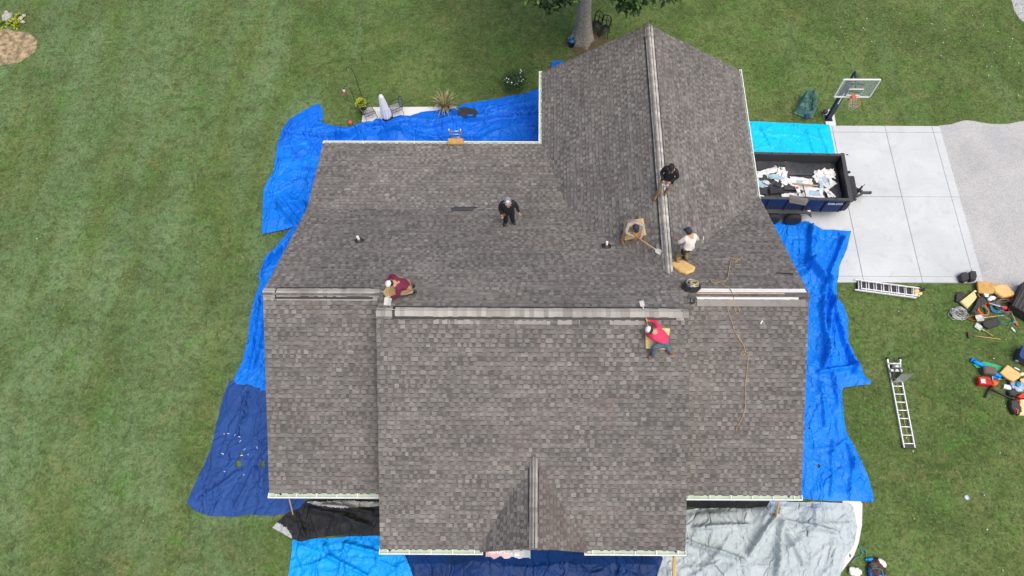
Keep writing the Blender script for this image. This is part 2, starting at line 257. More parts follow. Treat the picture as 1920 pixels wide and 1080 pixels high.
# ------------------------------------------------------------------ mesh builder
class MB:
    def __init__(s): s.v = []; s.f = []; s.mi = []; s.sm = []
    def add(s, vs, fs, mi=0, smooth=False):
        o = len(s.v); s.v += [tuple(v) for v in vs]
        for f in fs: s.f.append([i + o for i in f]); s.mi.append(mi); s.sm.append(smooth)
    def box(s, c, size, mi=0, X=None):
        a, b, d = size[0] / 2, size[1] / 2, size[2] / 2
        vs = [Vector((x, y, z)) for z in (-d, d) for y in (-b, b) for x in (-a, a)]
        if X is not None: vs = [X @ v for v in vs]
        vs = [v + Vector(c) for v in vs]
        s.add(vs, [(0, 2, 3, 1), (4, 5, 7, 6), (0, 1, 5, 4), (2, 6, 7, 3), (0, 4, 6, 2), (1, 3, 7, 5)], mi)
    def bar(s, p, q, wd, ht, mi=0, up=(0, 0, 1)):
        p = Vector(p); q = Vector(q); d = q - p; L = d.length; y = d / L
        x = y.cross(Vector(up)); x = x.normalized() if x.length > 1e-4 else Vector((1, 0, 0)); z = x.cross(y)
        s.box((p + q) / 2, (wd, L, ht), mi, Matrix((x, y, z)).transposed())
    def tube(s, pts, r, n=8, mi=0, cap=True, smooth=True, flat=1.0):
        pts = [Vector(p) for p in pts]; k = len(pts)
        rr = r if isinstance(r, (list, tuple)) else [r] * k
        vs = []; px = None
        for i in range(k):
            d = (pts[min(i + 1, k - 1)] - pts[max(i - 1, 0)])
            d = d.normalized() if d.length > 1e-9 else Vector((0, 0, 1))
            if px is None:
                px = d.cross(Vector((0, 0, 1)))
                if px.length < 1e-3: px = d.cross(Vector((1, 0, 0)))
            px = (px - d * px.dot(d)).normalized(); py = d.cross(px)
            for j in range(n):
                a = 2 * PI * j / n
                vs.append(pts[i] + px * (math.cos(a) * rr[i]) + py * (math.sin(a) * rr[i] * flat))
        fs = [(i * n + j, i * n + (j + 1) % n, (i + 1) * n + (j + 1) % n, (i + 1) * n + j) for i in range(k - 1) for j in range(n)]
        s.add(vs, fs, mi, smooth)
        if cap:
            o = len(s.v) - len(vs)
            s.f += [[o + j for j in range(n)][::-1], [o + (k - 1) * n + j for j in range(n)]]; s.mi += [mi, mi]; s.sm += [False, False]
    def lathe(s, prof, n=16, mi=0, c=(0, 0, 0), X=None, smooth=True):
        vs = []
        for r_, z in prof:
            for j in range(n):
                a = 2 * PI * j / n; v = Vector((r_ * math.cos(a), r_ * math.sin(a), z))
                if X is not None: v = X @ v
                vs.append(v + Vector(c))
        k = len(prof)
        s.add(vs, [(i * n + j, i * n + (j + 1) % n, (i + 1) * n + (j + 1) % n, (i + 1) * n + j) for i in range(k - 1) for j in range(n)], mi, smooth)
        o = len(s.v) - len(vs)
        if prof[0][0] > 1e-4: s.f.append([o + j for j in range(n)][::-1]); s.mi.append(mi); s.sm.append(False)
        if prof[-1][0] > 1e-4: s.f.append([o + (k - 1) * n + j for j in range(n)]); s.mi.append(mi); s.sm.append(False)
    def prism(s, poly, h0, h1, mi=0, X=None, bev=0.0):
        """poly of (x, y); optional chamfered top"""
        n = len(poly)
        A = sum(poly[i][0] * poly[(i + 1) % n][1] - poly[(i + 1) % n][0] * poly[i][1] for i in range(n))
        if A < 0: poly = poly[::-1]
        cx = sum(p[0] for p in poly) / n; cy = sum(p[1] for p in poly) / n
        def ring(k, z): return [Vector((cx + (p[0] - cx) * k, cy + (p[1] - cy) * k, z)) for p in poly]
        size = max(1e-3, max(math.hypot(p[0] - cx, p[1] - cy) for p in poly))
        rings = [ring(1 - bev * 0.8 / size, h0), ring(1, h0 + bev), ring(1, h1 - bev), ring(1 - bev / size, h1)] if bev else [ring(1, h0), ring(1, h1)]
        vs = [v for r_ in rings for v in r_]
        if X is not None: vs = [X @ v for v in vs]
        k = len(rings)
        fs = [tuple(range(n))[::-1], tuple((k - 1) * n + j for j in range(n))]
        fs += [(i * n + j, i * n + (j + 1) % n, (i + 1) * n + (j + 1) % n, (i + 1) * n + j) for i in range(k - 1) for j in range(n)]
        s.add(vs, fs, mi)
    def ball(s, c, r_, mi=0, n=10, m_=7, sc=(1, 1, 1), jit=0.0):
        vs = []; 
        for i in range(m_ + 1):
            t = PI * i / m_
            for j in range(n):
                a = 2 * PI * j / n; k = r_ * (1 + random.uniform(-jit, jit))
                vs.append(Vector((k * math.sin(t) * math.cos(a) * sc[0], k * math.sin(t) * math.sin(a) * sc[1], k * math.cos(t) * sc[2])) + Vector(c))
        s.add(vs, [(i * n + j, (i + 1) * n + j, (i + 1) * n + (j + 1) % n, i * n + (j + 1) % n) for i in range(m_) for j in range(n)], mi, True)
    def mesh(s, name, mats):
        me = bpy.data.meshes.new(name); me.from_pydata(s.v, [], s.f)
        for m in (mats if isinstance(mats, (list, tuple)) else [mats]): me.materials.append(m)
        me.polygons.foreach_set('material_index', s.mi); me.polygons.foreach_set('use_smooth', s.sm); me.update()
        return me
    def build(s, name, mats, parent=None, X=None):
        o = bpy.data.objects.new(name, s.mesh(name, mats)); COL.objects.link(o)
        if parent is not None: o.parent = parent
        if X is not None: o.matrix_local = X
        return o

def tag(o, label=None, cat=None, group=None, kind=None):
    if label: o['label'] = label
    if cat: o['category'] = cat
    if group: o['group'] = group
    if kind: o['kind'] = kind
    return o
def thing(name, label, cat, X=None, group=None):
    o = bpy.data.objects.new(name, None); o.empty_display_size = 0.2; COL.objects.link(o)
    if X is not None: o.matrix_world = X
    return tag(o, label, cat, group)
def T(p, rz=0.0): return Matrix.Translation(Vector(p)) @ Matrix.Rotation(rz, 4, 'Z')
def copy_tree(o, parent=None):
    c = o.copy(); COL.objects.link(c); c.parent = parent
    for ch in list(o.children): copy_tree(ch, c)
    return c

# ------------------------------------------------------------------ roof planes (measured)
XL, XR, XCL, XCR = -8.69, 8.57, -4.93, 4.67
FS_, BS_, PS_ = 0.578, 0.565, 0.183
YS, ZE = 3.70, 3.0
YR = 9.36; ZR = ZE + FS_ * (YR - YS)
YC0 = 2.0
YC = (ZR + BS_ * YR - ZE + FS_ * YC0) / (FS_ + BS_); ZC = ZE + FS_ * (YC - YC0)
YB = 14.0; ZB = ZR - BS_ * (YB - YR)
YP = 17.4; ZP = ZB - PS_ * (YP - YB)
WX0, WXM, WX1, WY = 0.16, 4.30, 8.47, 21.15
WZ0, WZ1, WZM = ZP, 3.18, 5.72
WLs = (WZM - WZ0) / (WXM - WX0); WRs = (WZM - WZ1) / (WX1 - WXM)
YV = YR + (ZR - WZM) / BS_                      # where the wing ridge dies into the rear slope
DX, DW, DZ = -0.11, 1.66, 4.52
DY = YC0 + (DZ - ZE) / FS_; DS = (DZ - ZE - 0.05) / DW
class Plane:
    def __init__(s, O, X, Tv):
        s.O = Vector(O); s.X = Vector(X).normalized(); s.T = Vector(Tv).normalized(); s.N = s.X.cross(s.T).normalized()
    def st(s, p): d = Vector(p) - s.O; return d.dot(s.X), d.dot(s.T)
    def p(s, a, b, h=0.0): return s.O + s.X * a + s.T * b + s.N * h
    def on(s, u, v, h=0.0):
        r = ray(u, v); t = (s.O + s.N * h - _C).dot(s.N) / r.dot(s.N); return _C + r * t
    def z(s, x, y): return s.O.z - (s.N.x * (x - s.O.x) + s.N.y * (y - s.O.y)) / s.N.z
    def frame(s, p): return Matrix.Translation(Vector(p)) @ Matrix((s.X, s.T, s.N)).transposed().to_4x4()
FC = Plane((XCL, YC0, ZE), (1, 0, 0), (0, 1, FS_))
FSD = Plane((XL, YS, ZE), (1, 0, 0), (0, 1, FS_))
BK = Plane((XR, YB, ZB), (-1, 0, 0), (0, -1, BS_))
PB = Plane((XR, YP, ZP), (-1, 0, 0), (0, -1, PS_))
WL = Plane((WX0, WY, WZ0), (0, -1, 0), (1, 0, WLs))
WR = Plane((WX1, YP - 4, WZ1), (0, 1, 0), (-1, 0, WRs))
DL = Plane((DX - DW, DY + 0.2, ZE + 0.05), (0, -1, 0), (1, 0, DS))
DR = Plane((DX + DW, YC0 - 0.1, ZE + 0.05), (0, 1, 0), (-1, 0, DS))
class Flat:
    N = Vector((0, 0, 1)); X = Vector((1, 0, 0)); T = Vector((0, 1, 0))
    def __init__(s, z=0.0): s.zz = z
    def on(s, u, v, h=0.0): return at(u, v, s.zz + h)
    def z(s, x, y): return s.zz
    def frame(s, p): return Matrix.Translation(Vector(p))
G0 = Flat(0.0)
# ------------------------------------------------------------------ ground
def sheet(name, poly, z, m, kind='structure'):
    mb = MB(); n = len(poly)
    A = sum(poly[i][0] * poly[(i + 1) % n][1] - poly[(i + 1) % n][0] * poly[i][1] for i in range(n))
    if A < 0: poly = poly[::-1]
    tris = geometry.tessellate_polygon([[Vector((p[0], p[1], 0)) for p in poly]])
    mb.add([(p[0], p[1], z) for p in poly], tris)
    o = mb.build(name, m); me = o.data
    if len(me.polygons) and me.polygons[0].normal.z < 0: me.flip_normals()
    return tag(o, kind=kind)
def wob(poly, step=0.5, amp=0.08, seed=0):
    out = []
    for i in range(len(poly)):
        a = Vector((*poly[i][:2], 0)); b = Vector((*poly[(i + 1) % len(poly)][:2], 0)); n = max(1, int((b - a).length / step))
        for k in range(n):
            p = a.lerp(b, k / n); q = noise.noise_vector(p * 0.9 + Vector((seed, seed * 2, 0.3))) * amp + noise.noise_vector(p * 4 + Vector((seed, 1, 9))) * amp * 0.5
            out.append((p.x + q.x, p.y + q.y))
    return out
mb = MB(); mb.add([(-160, -160, 0), (160, -160, 0), (160, 160, 0), (-160, 160, 0)], [(0, 1, 2, 3)])
tag(mb.build('lawn', M['lawn']), kind='structure')

# driveway: separate slabs with open joints on a dark bed
dx = [8.2, 11.0, 13.47, 15.90, 18.06, 18.42]; dy = [12.70, 12.98, 16.85, 20.30, 20.66]
drive = bpy.data.objects.new('driveway', None); COL.objects.link(drive); tag(drive, kind='structure')
mb = MB(); mb.box(((dx[0] + dx[-1]) / 2, (dy[0] + dy[-1]) / 2, 0.02), (dx[-1] - dx[0] - .02, dy[-1] - dy[0] - .02, 0.06)); mb.build('joint_bed', M['joint'], drive)
for i in range(5):
    for j in range(4):
        mb = MB(); jw = 0.012 if (i not in (3, 4) and j in (1, 2)) else 0.007
        mb.prism([(dx[i] + jw, dy[j] + jw), (dx[i + 1] - jw, dy[j] + jw), (dx[i + 1] - jw, dy[j + 1] - jw), (dx[i] + jw, dy[j + 1] - jw)], -0.10, 0.07, 0, None, 0.006)
        mb.build('slab', M['concrete'], drive)
# short apron under the hoop
hp = [at(1541, 208), at(1562, 206), at(1567, 237), at(1549, 238)]
mb = MB(); mb.prism([(p.x, p.y) for p in hp], -0.05, 0.06, 0, None, 0.006); tag(mb.build('hoop_footing', M['patio']), kind='structure')
# gravel
gp = wob([(18.44, 12.6), (18.44, 20.7), (19.6, 21.0), (21.2, 20.9), (23.0, 21.1), (60, 22), (60, 12.2), (22, 12.1), (20.2, 11.9), (19.2, 12.35)], 0.4, 0.16, 3)
gp = [p if p[0] > 18.6 else (18.43, p[1]) for p in gp]
sheet('gravel_drive', gp, 0.008, M['gravel'])
a = at(1897, -2); b = at(1903, 20); c_ = at(1925, 48)
sheet('gravel_lane', wob([(a.x, a.y), (b.x, b.y), (c_.x, c_.y), (c_.x + 9, c_.y - 4), (c_.x + 18, c_.y + 6), (c_.x + 6, c_.y + 22), (a.x + 1, a.y + 12)], 0.4, 0.12, 8), 0.008, M['gravel'])
# patio behind the house
pa = [at(672, 196), at(860, 194), at(860, 300), at(655, 300)]
mb = MB(); mb.prism([(-8.15, 16.9), (-8.15, 21.62), (-1.7, 21.70), (-1.7, 16.9)], -0.05, 0.07, 0, None, 0.008); tag(mb.build('patio', M['patio']), kind='structure')
# curved front walk
wpts = [at(1600, 925), at(1616, 945), at(1615, 985), at(1609, 1018), at(1600, 1042), at(1560, 1095), at(1500, 1120), at(1490, 1080), at(1560, 1030), at(1580, 980), at(1578, 930)]
mb = MB(); mb.prism([(p.x, p.y) for p in wpts], -0.05, 0.06, 0, None, 0.005); tag(mb.build('front_walk', M['patio']), kind='structure')
# beds
def ell(c, rx, ry, n=28, seed=0, amp=0.12):
    return [(c.x + math.cos(2 * PI * k / n) * rx * (1 + amp * noise.noise(Vector((k * .6, seed, 0)))), c.y + math.sin(2 * PI * k / n) * ry * (1 + amp * noise.noise(Vector((k * .6, seed, 5))))) for k in range(n)]
sheet('mulch_bed', ell(at(2, 90), 1.75, 1.15, seed=2), 0.012, M['mulch'])
sheet('bare_soil', ell(at(1104, 82), 1.15, .75, seed=4, amp=.5), 0.006, M['dirt'])

# ------------------------------------------------------------------ house
house = thing('house', 'long house with brown grey shingled gable roof and white gutters', 'house', T((0, 9, 0)))
HI = Matrix.Translation((0, -9, 0))
def hpart(mb, name, mats, parent=None, **kw):
    o = mb.build(name, mats, parent or house)
    if parent is None or parent is house: o.matrix_local = HI
    return tag(o, **kw)
# walls
def prism_x(mb, prof, x0, x1):
    n = len(prof); mb.add([(x0, y, z) for y, z in prof] + [(x1, y, z) for y, z in prof], [tuple(range(n)), tuple(range(2 * n - 1, n - 1, -1))] + [(j, j + n, (j + 1) % n + n, (j + 1) % n) for j in range(n)])
def prism_y(mb, prof, y0, y1):
    n = len(prof); mb.add([(x, y0, z) for x, z in prof] + [(x, y1, z) for x, z in prof], [tuple(range(n))[::-1], tuple(range(n, 2 * n))] + [(j, (j + 1) % n, (j + 1) % n + n, j + n) for j in range(n)])
mb = MB(); prism_x(mb, [(4.15, -0.05), (4.15, 3.0), (YR, ZR - .28), (YB - .02, ZB - .28), (YB - .02, -0.05)], XL + 0.3, XR - 0.3); hpart(mb, 'main_wall', M['siding'])
mb = MB(); prism_x(mb, [(2.5, -0.05), (2.5, 3.0), (YC, ZC - .3), (YC + .8, ZC - .8), (YC + .8, -0.05)], XCL + 0.25, XCR - 0.25); hpart(mb, 'front_wall', M['siding'])
mb = MB(); prism_x(mb, [(YB, -0.05), (YB, ZB - .25), (YP - .45, ZP - .2), (YP - .45, -0.05)], XL + 0.3, WX0 + 0.5); hpart(mb, 'rear_wall', M['siding'])
mb = MB(); prism_y(mb, [(WX0 + .55, -0.05), (WX1 - .35, -0.05), (WX1 - .35, WZ1 - .08), (WXM, WZM - .3), (WX0 + .55, WZ0 + .05)], YB + .02, WY - .35); hpart(mb, 'wing_wall', M['siding'])
# garage doors on the driveway side: raised panels
for y0 in (15.0, 18.1):
    mb = MB(); mb.box((WX1 - .34, y0 + 1.25, 1.1), (.06, 2.5, 2.2)); d = hpart(mb, 'garage_door', M['white'])
    for i in range(4):
        for j in range(4):
            mb = MB(); mb.prism([(-.27, -.22), (.27, -.22), (.27, .22), (-.27, .22)], 0, .025, 0, Matrix.Translation((WX1 - .311, y0 + .31 + j * .625, .28 + i * .54)) @ Matrix.Rotation(PI / 2, 4, 'Y') @ Matrix.Rotation(PI / 2, 4, 'Z'), .01)
            mb.build('panel', M['white'], d)
# front door and windows under the front eaves
def window(c, wd, ht, rz):
    X = T(c, rz)
    mb = MB(); mb.box((0, 0, 0), (wd + .16, .05, ht + .16)); w_ = mb.build('window', M['white'], house, HI @ X)
    for s in (-1, 1):
        mb = MB(); mb.box((s * wd / 4, -.03, 0), (wd / 2 - .05, .02, ht - .06)); mb.build('pane', M['dark_glass'], w_)
M['dark_glass'] = mat('window_glass', (0.03, 0.04, 0.05), 0.08, None, 2)
for x in (-7.2, -5.9, 5.6, 6.9): window((x, 4.125, 1.6), .9, 1.3, 0)
for x in (-3.2, 3.0): window((x, 2.475, 1.6), 1.3, 1.3, 0)
mb = MB(); mb.box((DX, 2.47, 1.05), (.95, .06, 2.1)); dd = hpart(mb, 'front_door', M['brownbox'])
mb = MB(); mb.tube([(DX + .36, 2.44, 1.0), (DX + .36, 2.36, 1.0)], .03, 8); mb.build('handle', M['steel'], dd)

# roof boards under the shingles
def deck(name, pl, poly, th=0.11):
    mb = MB(); n = len(poly)
    mb.add([pl.p(a, b, -0.004) for a, b in poly] + [pl.p(a, b, -0.004) - Vector((0, 0, th)) for a, b in poly],
           [tuple(range(n)), tuple(range(2 * n - 1, n - 1, -1))] + [(j, j + n, (j + 1) % n + n, (j + 1) % n) for j in range(n)])
    return hpart(mb, name, M['deck'])
def stp(pl, pts): return [pl.st(p) for p in pts]
polyFC = stp(FC, [(XCL, YC0, ZE), (XCR, YC0, ZE), (XCR, YC, ZC), (XCL, YC, ZC)])
polyFL = stp(FSD, [(XL, YS, ZE), (XCL + .2, YS, ZE), (XCL + .2, YR, ZR), (XL, YR, ZR)])
polyFR = stp(FSD, [(XCR - .2, YS, ZE), (XR, YS, ZE), (XR, YR, ZR), (XCR - .2, YR, ZR)])
yvl = YB; xvl = WX0 + (ZB - WZ0) / WLs
yvr = YR + (ZR - WZ1) / BS_
polyBK = stp(BK, [(XL, YB, ZB), (XL, YR, ZR), (XCL, YR, ZR), (XCL, YC, ZC), (XCR, YC, ZC), (XCR, YR, ZR), (XR, YR, ZR), (XR, yvr, WZ1), (WX1, yvr, WZ1), (WXM, YV, WZM), (xvl, YB, ZB)])
polyPB = stp(PB, [(XL, YP, ZP), (XL, YB, ZB), (xvl, YB, ZB), (WX0, YP, ZP)])
polyWL = stp(WL, [(WX0, WY, WZ0), (WX0, YP, ZP), (xvl, YB, ZB), (WXM, YV, WZM), (WXM, WY, WZM)])
polyWR = stp(WR, [(WX1, WY, WZ1), (WXM, WY, WZM), (WXM, YV, WZM), (WX1, yvr, WZ1)])
polyDL = stp(DL, [(DX - DW, YC0 - .1, ZE + .05), (DX, YC0 - .1, DZ), (DX, DY, DZ), (DX - DW, YC0 + .08, ZE + .05)])
polyDR = stp(DR, [(DX + DW, YC0 - .1, ZE + .05), (DX, YC0 - .1, DZ), (DX, DY, DZ), (DX + DW, YC0 + .08, ZE + .05)])
for nm, pl, po in (('roof_deck', FC, polyFC), ('roof_deck', FSD, polyFL), ('roof_deck', FSD, polyFR), ('roof_deck', PB, polyPB), ('roof_deck', WL, polyWL), ('roof_deck', WR, polyWR), ('roof_deck', BK, polyBK)):
    deck(nm, pl, po)
deck('roof_deck', DL, polyDL, .05); deck('roof_deck', DR, polyDR, .05)
# the cheeks where the taller middle roof stands above the side roofs
for x, s in ((XCL, 1), (XCR, -1)):
    mb = MB(); prof = [(YC0 + .06, ZE - .12), (YC, ZC - .06), (YR - .05, ZR - .02), (YS + .06, ZE - .12)]
    mb.add([(x + s * .02, y, z) for y, z in prof] + [(x + s * .12, y, z) for y, z in prof], [(0, 1, 2, 3), (7, 6, 5, 4), (0, 4, 5, 1), (1, 5, 6, 2), (2, 6, 7, 3), (3, 7, 4, 0)]); hpart(mb, 'rake_board', M['deck'])

# shingles -----------------------------------------------------------------
EXPO = 0.143
rs = random.Random(11)
def strip_pattern(r_):
    """teeth of one metre strip as (x0, x1)"""
    out = []; x = r_.uniform(0, 0.12)
    while x < 0.96:
        wd = r_.choice((0.10, 0.11, 0.13, 0.14, 0.16, 0.22)) * r_.uniform(.9, 1.1); x1 = min(1.0, x + wd)
        if x1 - x > 0.05: out.append((x, x1))
        x = x1 + r_.choice((0.08, 0.10, 0.12, 0.15, 0.20)) * r_.uniform(.85, 1.15)
    return out
def add_strip(mb, pl, s0, t0, L, teeth, e=EXPO, light=None):
    """one laminated shingle: under layer, proud teeth, dark band under each butt (printed line plus painted butt shadow)"""
    def q(a0, a1, b0, b1, h0, h1, mi, sides):
        P = [pl.p(a0, b0, h0), pl.p(a1, b0, h0), pl.p(a1, b1, h1), pl.p(a0, b1, h1)]
        fs = [(0, 1, 2, 3)]
        if sides:
            P += [pl.p(a0, b0, 0.0), pl.p(a1, b0, 0.0)]; fs.append((4, 5, 1, 0))
            if sides > 1:
                P += [pl.p(a1, b1, 0.0), pl.p(a0, b1, 0.0)]; fs += [(5, 6, 2, 1), (7, 4, 0, 3)]
        mb.add(P, fs, mi)
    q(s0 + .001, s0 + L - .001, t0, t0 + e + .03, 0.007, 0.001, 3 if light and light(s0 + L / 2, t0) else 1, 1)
    for a, b in teeth:
        a = max(0, a); b = min(L, b)
        if b - a < .03: continue
        mm = 3 if light and light(s0 + (a + b) / 2, t0) else 0
        j = rs.uniform(-.004, .004)
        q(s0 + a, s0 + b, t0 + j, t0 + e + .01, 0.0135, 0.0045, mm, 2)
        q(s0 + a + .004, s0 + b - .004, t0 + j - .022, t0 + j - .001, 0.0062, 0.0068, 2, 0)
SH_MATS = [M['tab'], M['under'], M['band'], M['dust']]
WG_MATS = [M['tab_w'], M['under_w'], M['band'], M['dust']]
class Local:
    @staticmethod
    def p(a, b, h=0.0): return Vector((a, b, h))
VAR = []
for k in range(14):
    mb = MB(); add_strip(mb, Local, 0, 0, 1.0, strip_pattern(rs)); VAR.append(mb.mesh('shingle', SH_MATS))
singles = []
def shingle_plane(pl, poly, name_seed, single_rule=None, light=None, margin=0.0):
    rr = random.Random(name_seed); mb = MB()
    ts = [b for _, b in poly]; tmin, tmax = min(ts), max(ts); n = len(poly); k = 0
    t0 = tmin - 0.02
    while t0 < tmax - 0.02:
        spans = []
        def cross(t):
            xs = []
            for i in range(n):
                (a0, b0), (a1, b1) = poly[i], poly[(i + 1) % n]
                if (b0 <= t < b1) or (b1 <= t < b0): xs.append(a0 + (a1 - a0) * (t - b0) / (b1 - b0))
            xs.sort(); return [(xs[i], xs[i + 1]) for i in range(0, len(xs) - 1, 2)]
        mid = cross(min(max(t0 + EXPO / 2, tmin + 1e-4), tmax - 1e-4)); lo = cross(max(t0 + .002, tmin + 1e-4)); hi = cross(min(t0 + EXPO, tmax - 1e-4))
        for i, (a, b) in enumerate(mid):
            if len(lo) == len(mid): a, b = min(a, lo[i][0]), max(b, lo[i][1])
            if len(hi) == len(mid): a, b = min(a, hi[i][0]), max(b, hi[i][1])
            x = a - rr.uniform(0, 1.0)
            while x < b:
                s0 = max(a, x); s1 = min(b, x + 1.0)
                if s1 - s0 > 0.02:
                    full = s1 - s0 > 0.999
                    if full and single_rule and single_rule(x, t0):
                        singles.append((pl, x, t0))
                    else:
                        teeth = [(u - (s0 - x), v - (s0 - x)) for u, v in strip_pattern(rr)]
                        teeth = [(max(0, u), min(s1 - s0, v)) for u, v in teeth if v > 0.03 and u < s1 - s0 - .03]
                        add_strip(mb, pl, s0, t0, s1 - s0, teeth, light=light)
                x += 1.0
        t0 += EXPO; k += 1
    return mb
LFC = polyFC[2][1]; LFS = polyFL[2][1]
def lightC(s, t): return t > LFC - 0.36 - 0.11 * noise.noise(Vector((s * 1.7, 3.1, 0))) - .08 * noise.noise(Vector((s * .6, 7.1, 0))) and s < 9.3 and s > .5
def lightL(s, t): return t > LFS - 0.34 - 0.10 * noise.noise(Vector((s * 1.9, 5.1, 0))) and s < 3.6 and s > .5
jobs = [(FC, polyFC, 1, lambda s, t: t < 5.05, lightC), (FSD, polyFL, 2, None, lightL), (FSD, polyFR, 3, None, None), (BK, polyBK, 4, None, None),
        (PB, polyPB, 5, None, None), (WL, polyWL, 6, None, None), (WR, polyWR, 7, None, None), (DL, polyDL, 8, None, None), (DR, polyDR, 9, None, None)]
for pl, po, sd_, rule, lt in jobs:
    mb = shingle_plane(pl, po, sd_, rule, lt)
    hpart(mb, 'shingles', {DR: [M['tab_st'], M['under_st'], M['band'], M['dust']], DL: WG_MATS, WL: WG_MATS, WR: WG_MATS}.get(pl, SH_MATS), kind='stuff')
for i, (pl, s_, t_) in enumerate(singles):
    if i < 298:
        o = bpy.data.objects.new('shingle', VAR[i * 5 % 14 if i % 3 else (i * 11 + 3) % 14]); COL.objects.link(o); o.parent = house
        o.matrix_local = HI @ pl.frame(pl.p(s_, t_))
rest = singles[298:]
if rest:
    mb = MB()
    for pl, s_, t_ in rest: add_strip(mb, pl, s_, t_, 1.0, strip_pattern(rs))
    hpart(mb, 'shingles', SH_MATS, kind='stuff')

# ridge caps on raised vents
def ridge(p0, p1, n0, n1, half, mats, vent=(0.0, 1.0), lift=0.036, seed=0, vw=.065):
    """p0..p1 ridge line; n0, n1: unit vectors pointing down each slope"""
    p0 = Vector(p0); p1 = Vector(p1); d = (p1 - p0); L = d.length; d /= L; n0 = Vector(n0).normalized(); n1 = Vector(n1).normalized()
    up = -(n0 + n1).normalized() if (n0 + n1).length > 1e-3 else Vector((0, 0, 1))
    if up.z < 0: up = -up
    a, b = vent[0] * L, vent[1] * L
    if b > a:
        mb = MB()
        for nn in (n0, n1):
            w_ = half + vw
            P = [p0 + d * a + up * .012, p0 + d * b + up * .012, p0 + d * b + nn * w_ + up * .012, p0 + d * a + nn * w_ + up * .012]
            mb.add(P + [q + up * (lift - .006) for q in P], [(0, 1, 2, 3), (4, 5, 6, 7), (0, 4, 7, 3), (1, 5, 6, 2), (2, 6, 7, 3)])
        hpart(mb, 'ridge_vent', M['dark'])
    meshes = []
    r_ = random.Random(seed)
    for k in range(5):
        mb = MB(); e = .146; wv = r_.uniform(-.012, .012)
        P = [(-half - wv, 0, 0), (0, 0, 0), (half + wv, 0, 0)]
        mb.add([(0, 0, .016), (0, e + .05, .004)], [])
        o = len(mb.v) - 2
        mb.v = []
        def col(nn, s, y, h): return d * 0 + nn * s
        vs = []
        for y, h in ((0.0, .016), (e + .04, .005)):
            vs += [(n0 * (half + wv)) + d * y + up * h, d * y + up * (h + .006), (n1 * (half - wv)) + d * y + up * h]
        vs += [v - up * .012 for v in vs[:3]]
        mb.add(vs, [(0, 1, 4, 3), (1, 2, 5, 4), (6, 7, 1, 0), (7, 8, 2, 1), (6, 0, 3), (8, 5, 2)])
        meshes.append(mb.mesh('ridge_cap', mats))
    n = int(L / .146)
    for i in range(n):
        y = i * .146; lf = lift if a - .05 <= y <= b - .02 else .012
        o = bpy.data.objects.new('ridge_cap', r_.choice(meshes)); COL.objects.link(o); o.parent = house
        o.matrix_local = HI @ Matrix.Translation(p0 + d * y + up * lf)
Fdn = Vector((0, -1, -FS_)); Bdn = Vector((0, 1, -BS_))
ridge((XCL, YC, ZC + .012), (XCR - .02, YC, ZC + .012), Fdn, Bdn, .17, M['cap'], (.052, .955), seed=1)
ridge((XL, YR, ZR + .012), (XCL - .02, YR, ZR + .012), Fdn, Bdn, .16, M['cap'], (.105, .93), seed=2)
ridge((WXM, WY, WZM + .012), (WXM, YV - .05, WZM + .012), (-1, 0, -WLs), (1, 0, -WRs), .185, M['cap_pale'], (.05, .9), seed=3, vw=.05, lift=.024)
ridge((DX, YC0 - .1, DZ + .012), (DX, DY - .02, DZ + .012), (-1, 0, -DS), (1, 0, -DS), .165, M['cap'], (.27, .87), seed=4, vw=.05, lift=.024)
# stripped ridge on the right: membrane strips with the open slot between them
mb = MB(); Rdg = Plane((XCR + .3, YR, ZR), (1, 0, 0), (0, 1, FS_)); Rdb = Plane((XR, YR, ZR), (-1, 0, 0), (0, -1, BS_))
x0, x1 = 4.98, 8.50
for nn, sgn in ((Fdn.normalized(), 0), (Bdn.normalized(), 1)):
    w0, w1 = (.018, .17) if sgn == 0 else (.020, .25)
    k = 26
    for i in range(k):
        xa = x0 + (x1 - x0) * i / k; xb = x0 + (x1 - x0) * (i + 1) / k; j = .012 * noise.noise(Vector((i * .7, sgn * 9, 0)))
        if sgn == 0 and i > 23: continue
        N_ = Vector((0, nn.z * (1 if nn.y < 0 else -1), abs(nn.y))); N_ = Vector((0, -FS_, 1)).normalized() if sgn == 0 else Vector((0, BS_, 1)).normalized()
        P = [Vector((xa, YR, ZR)) + nn * w0, Vector((xb, YR, ZR)) + nn * w0, Vector((xb, YR, ZR)) + nn * (w1 + j), Vector((xa, YR, ZR)) + nn * (w1 + j)]
        mb.add([p + N_ * .022 for p in P] + [p + N_ * .004 for p in P], [(0, 1, 2, 3), (4, 5, 6, 7), (0, 1, 5, 4), (2, 3, 7, 6), (0, 3, 7, 4), (1, 2, 6, 5)])
hpart(mb, 'ridge_membrane', M['felt'], label='bright white membrane strips along stripped ridge')
for yy, zz, wd in ((.008, .012, .016), (-.012, .010, .010)):
    mb = MB(); mb.box(((x0 + x1 - .7) / 2, YR + yy, ZR + .012 + zz), (x1 - x0 - .75, wd, .03)); hpart(mb, 'ridge_slot_board', M['ply'])
mb = MB(); mb.box((6.6, YR - .008, ZR + .010), (1.3, .018, .03)); mb.box((7.3, YR - .012, ZR + .011), (.3, .05, .03)); hpart(mb, 'ridge_slot', M['rust'])
mb = MB(); mb.box((0, 0, 0), (x1 - x0 - .1, .22, .014)); o = mb.build('starter_strip', M['caped'], house); o.matrix_local = HI @ Matrix.Translation(Vector(((x0 + x1) / 2, YR, ZR)) + Fdn.normalized() * .285 + Vector((0, -FS_, 1)).normalized() * .026) @ Matrix.Rotation(math.atan(FS_), 4, 'X')
